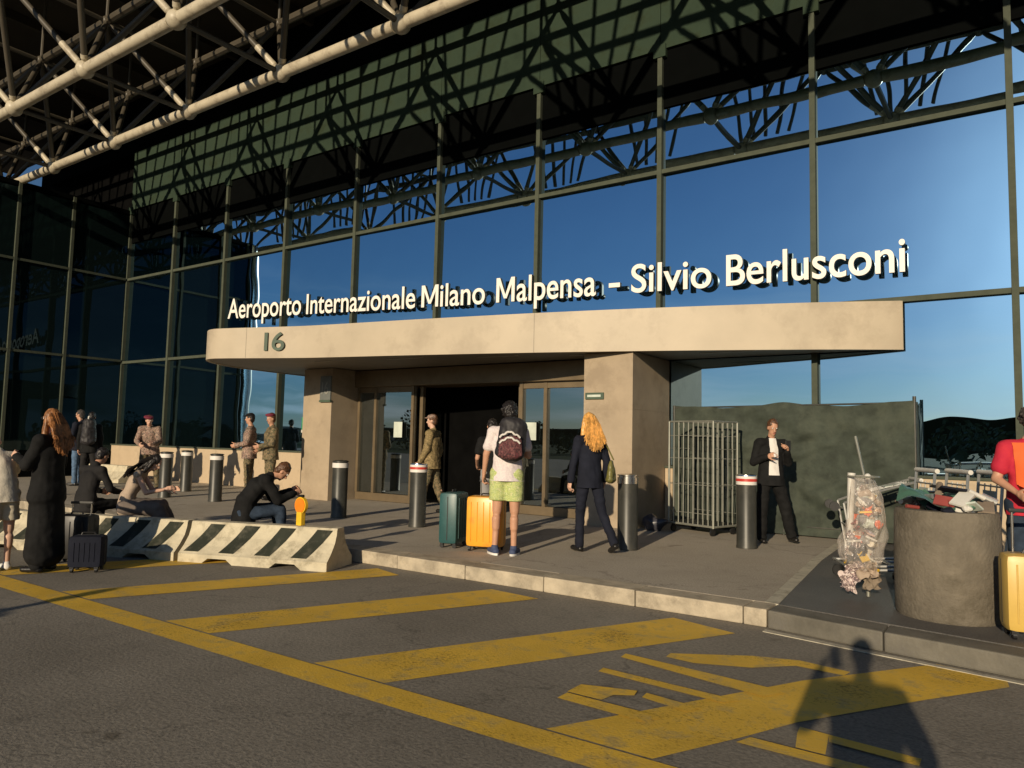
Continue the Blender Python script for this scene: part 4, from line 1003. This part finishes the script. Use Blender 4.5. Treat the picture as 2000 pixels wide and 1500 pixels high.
    J.update(P=P, wa=wa, ch=ch_, nk=nk, hc=hc, xv=xv, yv=yv, hf=hf_, hr=hr_, hu=hu, k=k, q=q, t=t, rot=rot, ln=lean+hunch)
    return J

# 1 man with backpack, seen from behind
J = person('man in white t-shirt and lime shorts with a backpack holding the orange suitcase', (-5.12, 7.30, .15), 8, 1.79, hunch=8, look=(-25, 18), skin='skin', build=1.12,
           legs={'L': ((.05, .02, -1), (.03, -.06, -1)), 'R': ((.02, .0, -1), (.0, -.04, -1))}, arms={'L': ((.30, .02, -1), (.12, .16, -1)), 'R': ((.25, .12, -1), (-.55, .9, .1))},
           hands={'L': dict(curl=55, palm=(-1, 0, 0))}, top=('tee', 'dotshirt'), bottom=('shorts', 'limeshort'), hair=('curly', 'hair_black'), shoes='shoe_blue', sole='sole', feet={'L': (.5, .8, 0), 'R': (.2, 1, 0)})
t = thing('backpack', 'black and maroon backpack with white zigzag print on the man\'s back', 'backpack', (-5.12, 7.30, .15))
bk = J['rot'](J['yv'], 8)*-1; k = J['k']; xv, yv, zv = J['xv'], J['yv'], Vector((0, 0, 1)); c = J['ch']+bk*.20*k+xv*.07-zv*.03
B = Blob(); B.cone(c-zv*.13-xv*.02, c+zv*.20+xv*.03, .165, .15, 1.12, .62, xv); obj('bag', B.mesh(.010, smooth_it=4, wr=.012, wscale=9), M['backpack'], t)
B = Blob(); B.cone(c-zv*.15+bk*.085, c+zv*.0+bk*.085, .14, .125, 1.1, .5, xv); pk = obj('front_pocket', B.mesh(.009, smooth_it=3, wr=.008), M['maroon'], t)
for dz in (0, .055):
    zz = MB(); pts_ = []
    for i in range(9): pts_.append(c+bk*(.162-.03*(abs(i-4)/4)**2)+xv*(-.12+.03*i)+zv*(-.03+dz*1.2+(.06*(1-abs(i-4)/4))+(.012 if i % 2 else -.004)))
    for a, b in zip(pts_, pts_[1:]): zz.tube(a, b, .012, .012, 6)
    zz.build('zigzag_print', M['white'], pk)
sp = MB()
for s_ in (-1, 1): sp.path([c+zv*.2+xv*s_*.07, J['nk']+xv*s_*.10*k+zv*.015-yv*.02, J['ch']+xv*s_*.13*k+yv*.13*k, J['wa']+xv*s_*.15*k+yv*.05, c-zv*.16+xv*s_*.1], .014)
sp.build('shoulder_strap', M['backpack'], t)
# 2 companion beyond
person('person in black t-shirt and grey trousers hidden behind the man in lime shorts', (-6.40, 8.75, .15), -10, 1.66, hunch=10, look=(10, 30), skin='skin', top=('tee', 'black'), bottom=('trousers', 'grey'), hair=('short', 'hair_black'),
       arms={'L': ((.2, .1, -1), (-.1, .8, -.4)), 'R': ((.2, .1, -1), (-.1, .8, -.2))})
# 3 blonde woman
J = person('woman with long golden hair in a navy trouser suit walking past the right column', (-4.47, 8.17, .15), -22, 1.70, lean=3, look=(-8, 2), skin='skin_fair', build=.9, sw=.93, top=('jacket', 'navy'), bottom=('trousers', 'navy'),
           hair=('long', 'hair_blonde'), shoes='shoe_black', legs={'L': ((.0, .18, -1), (.0, .04, -1)), 'R': ((.12, -.20, -1), (.22, -.46, -1))}, arms={'L': ((.25, -.02, -1), (.16, .02, -1)), 'R': ((.28, -.12, -1), (.05, .35, -1))},
           feet={'R': (.1, 1, -.45)}, hands={'L': dict(curl=40)})
t = thing('handbag', 'olive green leather shoulder bag hanging at the blonde woman\'s right side', 'handbag', (-4.47, 8.17, .15))
xv, yv, k = J['xv'], J['yv'], J['k']; c = J['elR']+xv*.02-zv*.07-yv*.07
B = Blob(); B.cone(c-zv*.13, c+zv*.07, .105, .05, 1.25, .62, yv*.6+xv*.5); obj('bag', B.mesh(.008, smooth_it=3, wr=.014, wscale=10), M['bag_olive'], t)
MB().path([c+zv*.10+yv*.06, J['shR']+zv*.055+yv*.03, J['shR']+zv*.06-yv*.03, c+zv*.10-yv*.06], .010).build('strap', M['bag_olive'], t)
# 4 man in black suit
J = person('man in black suit and white shirt holding a phone up before the green screen', (-2.98, 10.78, .15), 178, 1.72, hunch=6, look=(0, 22), skin='skin', top=('jacket', 'black'), bottom=('wide', 'black'), hair=('short', 'hair_brown'),
           legs={'L': ((.28, .0, -1), (.22, .0, -1)), 'R': ((.10, .0, -1), (.0, -.02, -1))}, arms={'L': ((.25, .1, -1), (-.38, .75, .85)), 'R': ((.28, -.05, -1), (-.55, .8, .35))},
           hands={'L': dict(curl=50, palm=(-.6, .2, 0), thumb=(0, 0, 1)), 'R': dict(curl=45)})
xv, yv = J['xv'], J['yv']
sh = MB(); sh.grid(lambda u, v: J['nk']*(1-v)+(J['P']+zv*.02)*v+xv*(u-.5)*(.10+.05*v), 10, 24); drape(sh, J, ('jacket', 'body')).build('shirt_front', M['white'], J['t'], smooth=True)
ph = J['wrL']+yv*.03+zv*.07; t = obj('mobile_phone', MB().box(-.036, -.005, -.07, .036, .005, .07).mesh(bevel=.004), M['blackplastic'], label='dark mobile phone in the hand of the man in the black suit', cat='phone', loc=tuple(Vector((-2.98, 10.78, .15))+ph))
t.rotation_euler.z = TH
# 5 man in red
J = person('curly haired man in a red and orange t-shirt at the right edge behind the planter', (.03, 7.55, .15), 195, 1.70, lean=4, look=(25, 25), skin='skin', build=1.12, top=('tee', 'red'), bottom=('trousers', 'jeansdark'), hair=('curly', 'hair_grey'),
           arms={'R': ((.34, .05, -1), (-.35, .9, -.45)), 'L': ((.25, .1, -1), (-.5, .85, -.3))}, hands={'R': dict(curl=35), 'L': dict(curl=35)})
xv, yv = J['xv'], J['yv']
sf = MB(); sf.grid(lambda u, v: J['shR']*(1-v)+(J['P']+xv*.10)*v-xv*(.06-.03*v)+zv*.045*(1-v)+yv*(.05+.125*math.sin(min(1, v*1.9)*1.57))+xv*(u-.5)*.09+yv*.008*math.sin(u*9), 8, 16); drape(sf, J, ('t_shirt', 'body'), .012).build('orange_scarf', M['orange_cloth'], J['t'], smooth=True)
bd_ = MB().box(-.045, -.003, -.06, .045, .003, .06); cc_ = J['ch']+yv*.165-zv*.06; bd_.v = [cc_+xv*v.x+yv*v.y+zv*v.z for v in bd_.v]; bd_.build('badge', M['paper'], J['t'])
# 6-9 soldiers
def beret(J, m='beret', peak=False):
    B = Blob(); ax = (J['hr'], J['hf'], J['hu']); q = J['q']
    if peak:
        B.ell(J['hc']+J['hu']*.075*q, (.088*q, .098*q, .055*q), ax); B.ell(J['hc']+J['hu']*.055*q+J['hf']*.10*q, (.06*q, .06*q, .010*q), ax)
    else:
        B.ell(J['hc']+J['hu']*.085*q+J['hr']*.02*q, (.112*q, .112*q, .038*q), ax); B.ell(J['hc']+J['hu']*.062*q, (.084*q, .096*q, .035*q), ax)
    obj('beret' if not peak else 'cap', B.mesh(.008, smooth_it=2), M[m], J['t'])
J = person('soldier in tan camouflage and cap walking past the open doors', (-8.82, 10.2, .15), -75, 1.78, look=(-10, 0), skin='skin_fair', build=1.08, top=('jacket', 'camotan'), bottom=('trousers', 'camo'), vox=.012, hair=('short', 'hair_brown'),
           legs={'L': ((.0, .22, -1), (.0, .1, -1)), 'R': ((.0, -.18, -1), (.0, -.4, -1))}, arms={'L': ((.12, .12, -1), (.05, .6, -1)), 'R': ((.1, -.2, -1), (.0, .25, -1))}, group='soldiers in camouflage'); beret(J, 'camo2', True)
J = person('soldier in maroon beret standing close to the left stone column', (-13.15, 10.0, .15), -120, 1.80, look=(-20, 5), skin='skin', build=1.12, top=('jacket', 'camo'), bottom=('trousers', 'camo'), hair=('short', 'hair_brown'), vox=.012,
           arms={'L': ((.2, .1, -1), (-.3, .9, -.2)), 'R': ((.2, .05, -1), (-.2, .8, -.5))}, group='soldiers in camouflage'); beret(J)
J = person('soldier in dark cap and faded camouflage facing left beside the maroon beret', (-13.95, 10.05, .15), -100, 1.80, look=(0, 0), skin='skin', build=1.08, top=('jacket', 'camo2'), bottom=('trousers', 'camo'), hair=('short', 'hair_black'), vox=.012,
           arms={'L': ((.2, .1, -1), (-.3, .9, -.2)), 'R': ((.2, .05, -1), (-.2, .8, -.2))}, group='soldiers in camouflage'); beret(J, 'black', True)
J = person('soldier in maroon beret leaning forward by the plinth wall at far left', (-17.15, 9.6, .15), 165, 1.80, lean=16, hunch=10, look=(-15, 15), skin='skin_fair', build=1.08, top=('jacket', 'camo2'), bottom=('trousers', 'camo'), hair=('short', 'hair_brown'), vox=.012,
           legs={'L': ((.15, .0, -1), (.1, 0, -1)), 'R': ((.2, .0, -1), (.15, -.02, -1))}, arms={'L': ((.2, .25, -1), (-.3, .9, -.2)), 'R': ((.3, .1, -1), (-.4, .8, -.3))}, group='soldiers in camouflage'); beret(J)
# 10 seated hunched man on the barrier
person('young man in black jumper sitting hunched on the striped barrier', (-8.0, 5.72, .45), 62, 1.74, lean=22, hunch=30, seat=1, look=(10, 42), skin='skin', top=('jacket', 'black'), bottom=('trousers', 'jeansdark'), hair=('short', 'hair_brown'),
       legs={'L': ((.1, 1, .18), (.05, .1, -1)), 'R': ((.15, 1, .12), (.1, .05, -1))}, arms={'L': ((.1, .6, -1), (-.3, .75, .35)), 'R': ((.15, .55, -1), (-.3, .8, .3))}, hands={'L': dict(curl=45), 'R': dict(curl=45)})
# 11 seated woman with long black hair
person('woman with long black hair and tan top sitting on the barrier with a phone', (-9.82, 5.22, .45), 75, 1.62, lean=14, hunch=22, seat=1, look=(5, 30), skin='skin_fair', build=.95, top=('vest', 'tan'), bottom=('skirt', 'greyskirt'), hair=('longblack', 'hair_black'),
       legs={'L': ((.1, 1, .0), (.0, .5, -1)), 'R': ((.1, 1, -.05), (.0, .55, -1))}, arms={'L': ((.1, .55, -1), (-.1, 1, .1)), 'R': ((.15, .5, -1), (-.1, 1, .2))})
# 12 seated person in black shirt
person('person in black shirt sitting with back turned beside the black suitcase', (-10.35, 4.95, .45), 20, 1.66, lean=5, hunch=18, seat=1, look=(0, 25), skin='skin', top=('shirt', 'charcoal'), bottom=('trousers', 'black'), hair=('short', 'hair_black'),
       legs={'L': ((.25, 1, .0), (.1, .1, -1)), 'R': ((.25, 1, .0), (.1, .1, -1))}, arms={'L': ((.3, .3, -1), (-.2, .8, -.2)), 'R': ((.3, .3, -1), (-.2, .8, -.2))})
# 13 woman in the long black coat
J = person('woman with auburn hair and sunglasses in a long black coat', (-8.66, 3.74, 0), -82, 1.70, look=(8, 0), skin='skin_fair', top=('coat', 'black'), bottom=('wide', 'black'), hair=('long', 'hair_auburn'),
           arms={'L': ((.2, .35, -1), (-.35, .8, .35)), 'R': ((.2, .25, -1), (-.3, .9, .2))})
sg = MB()
for s_ in (-1, 1): sg.ball(Vector((0, 0, 0)), 1, 10, 8); sg.v[-(10*7+2):] = [J['hc']+J['hf']*(.088+v.y*.012)*J['q']+J['hr']*(s_*.032+v.x*.027)*J['q']+J['hu']*(.016+v.z*.021)*J['q'] for v in sg.v[-(10*7+2):]]
sg.path([J['hc']+J['hf']*.08*J['q']+J['hr']*s_*.06*J['q']+J['hu']*.02*J['q'] for s_ in (-1, 1)], .004)
sg.build('sunglasses', M['blackplastic'], J['t'], smooth=True)
# 14 person in cream knit
person('bald person in cream knitted top and shorts at the left edge', (-9.02, 3.45, 0), -60, 1.50, lean=15, hunch=14, look=(10, 25), skin='skin_fair', build=1.15, top=('tee', 'knit'), bottom=('shorts', 'cream'), hair=None, shoes='sole',
       arms={'L': ((.25, .3, -1), (-.2, .9, .1)), 'R': ((.2, .3, -1), (-.3, 1, .3))})
# 15,16,17 further back
person('grey haired man in dark blue jacket and pale jeans facing left at the back', (-19.55, 9.1, .15), -85, 1.86, look=(-5, 5), skin='skin', top=('jacket', 'navy'), bottom=('trousers', 'denim'), hair=('short', 'hair_grey'), vox=.013, voxc=.016,
       arms={'L': ((.2, .1, -1), (-.2, .8, -.2)), 'R': ((.2, .0, -1), (-.1, .6, -.6))})
J = person('dark clothed traveller with large pack standing right of the blue jacket', (-18.6, 8.9, .15), -20, 1.80, hunch=8, look=(0, 10), skin='skin', top=('jacket', 'black'), bottom=('trousers', 'charcoal'), hair=('short', 'hair_black'), vox=.013, voxc=.016)
t = thing('rucksack', 'tall dark rucksack on the traveller standing at the back', 'rucksack', (-18.6, 8.9, .15)); c = J['ch']-J['yv']*.24
B = Blob(); B.cone(c-zv*.2, c+zv*.22, .17, .14, 1.05, .75, J['xv']); obj('bag', B.mesh(.014, smooth_it=3, wr=.02), M['backpack'], t)
MB().path([c+zv*.33, c+zv*.36-J['yv']*.1, c+zv*.30-J['yv']*.13], .02).build('lid_strap', M['whiteplastic'], t)
person('person in red patterned jacket half hidden behind the auburn haired woman', (-16.9, 7.4, .15), -60, 1.70, hunch=6, look=(0, 10), skin='skin', top=('jacket', 'red'), bottom=('trousers', 'charcoal'), hair=('short', 'hair_brown'), vox=.013, voxc=.016)
# people whose shadows fall into the picture
J = person('photographer holding a phone up at head height', (.15, -.46, 0), math.degrees(TH)-8, 1.76, hunch=2, look=(-4, 0), skin='skin', build=.98, top=('jacket', 'charcoal'), bottom=('trousers', 'jeansdark'), hair=('short', 'hair_black'),
           arms={'L': ((.45, .50, -.62), (-.18, .45, .85)), 'R': ((.28, .38, -.85), (-.75, .55, .80))}, hands={'L': dict(curl=40, palm=(-1, .3, 0)), 'R': dict(curl=40, palm=(-1, .3, 0))}, vox=.013, voxc=.016)

ph = obj('mobile_phone', MB().box(-.08, -.005, -.04, .08, .004, .04).mesh(bevel=.003), M['blackplastic'], label='phone held up by the photographer', cat='phone', loc=(-.10, -.05, 1.53)); ph.rotation_euler = (0, R(80), TH)
person('bystander standing right of the photographer', (1.72, -.35, 0), math.degrees(TH), 1.74, top=('jacket', 'navy'), bottom=('trousers', 'charcoal'), hair=('short', 'hair_brown'), vox=.014, voxc=.018)
person('bystander standing far left behind the photographer', (-6.0, -3.0, 0), math.degrees(TH), 1.74, top=('jacket', 'grey'), bottom=('trousers', 'denim'), hair=('short', 'hair_black'), vox=.014, voxc=.018)

# ------------------------------------------------------------------ what the glass mirrors: tree belt and hills beyond the road
hl = MB()
def hillf(u, v):
    x = -900+1800*u; h = 7+13*(noise.noise(Vector((u*7, 3, 0)))+.5*noise.noise(Vector((u*19, 5, 0)))+.45)
    return Vector((x, -650+220*v-60*math.cos(u*6), -1+max(2, h)*math.sin(v*1.57)))
hl.grid(lambda u, v: hillf(u, 1-v), 160, 10); hl.build('hills', M['hill'], kind='structure', smooth=True)
random.seed(21); tb = MB()
verts = []; faces = []
for i in range(90):
    x = -150+i*3.4+random.uniform(-1, 1); y = -62+random.uniform(-5, 5); H = random.uniform(2.6, 5.2)*(1+.35*math.sin(i*.35)); W_ = random.uniform(1.6, 2.8)
    for k_ in range(170):
        d = Vector((random.gauss(0, 1), random.gauss(0, 1), random.gauss(0, 1))).normalized()*random.random()**.4
        c_ = Vector((x+d.x*W_, y+d.y*W_, max(.1, H*.5+d.z*H*.5))); s_ = random.uniform(.2, .42)
        a = Vector((random.gauss(0, 1), random.gauss(0, 1), random.gauss(0, 1))).normalized(); b = a.orthogonal().normalized()
        n0 = len(verts); verts += [c_+a*s_, c_+b*s_*.7, c_-a*s_, c_-b*s_*.7]; faces.append((n0, n0+1, n0+2, n0+3))
tb.add(verts, faces)
obj('treeline', tb.mesh(), M['leaf'], kind='stuff', label='dark belt of trees mirrored low in the glass front', cat='trees')
print('verts', sum(len(o.data.vertices) for o in sc.objects if o.type == 'MESH'))
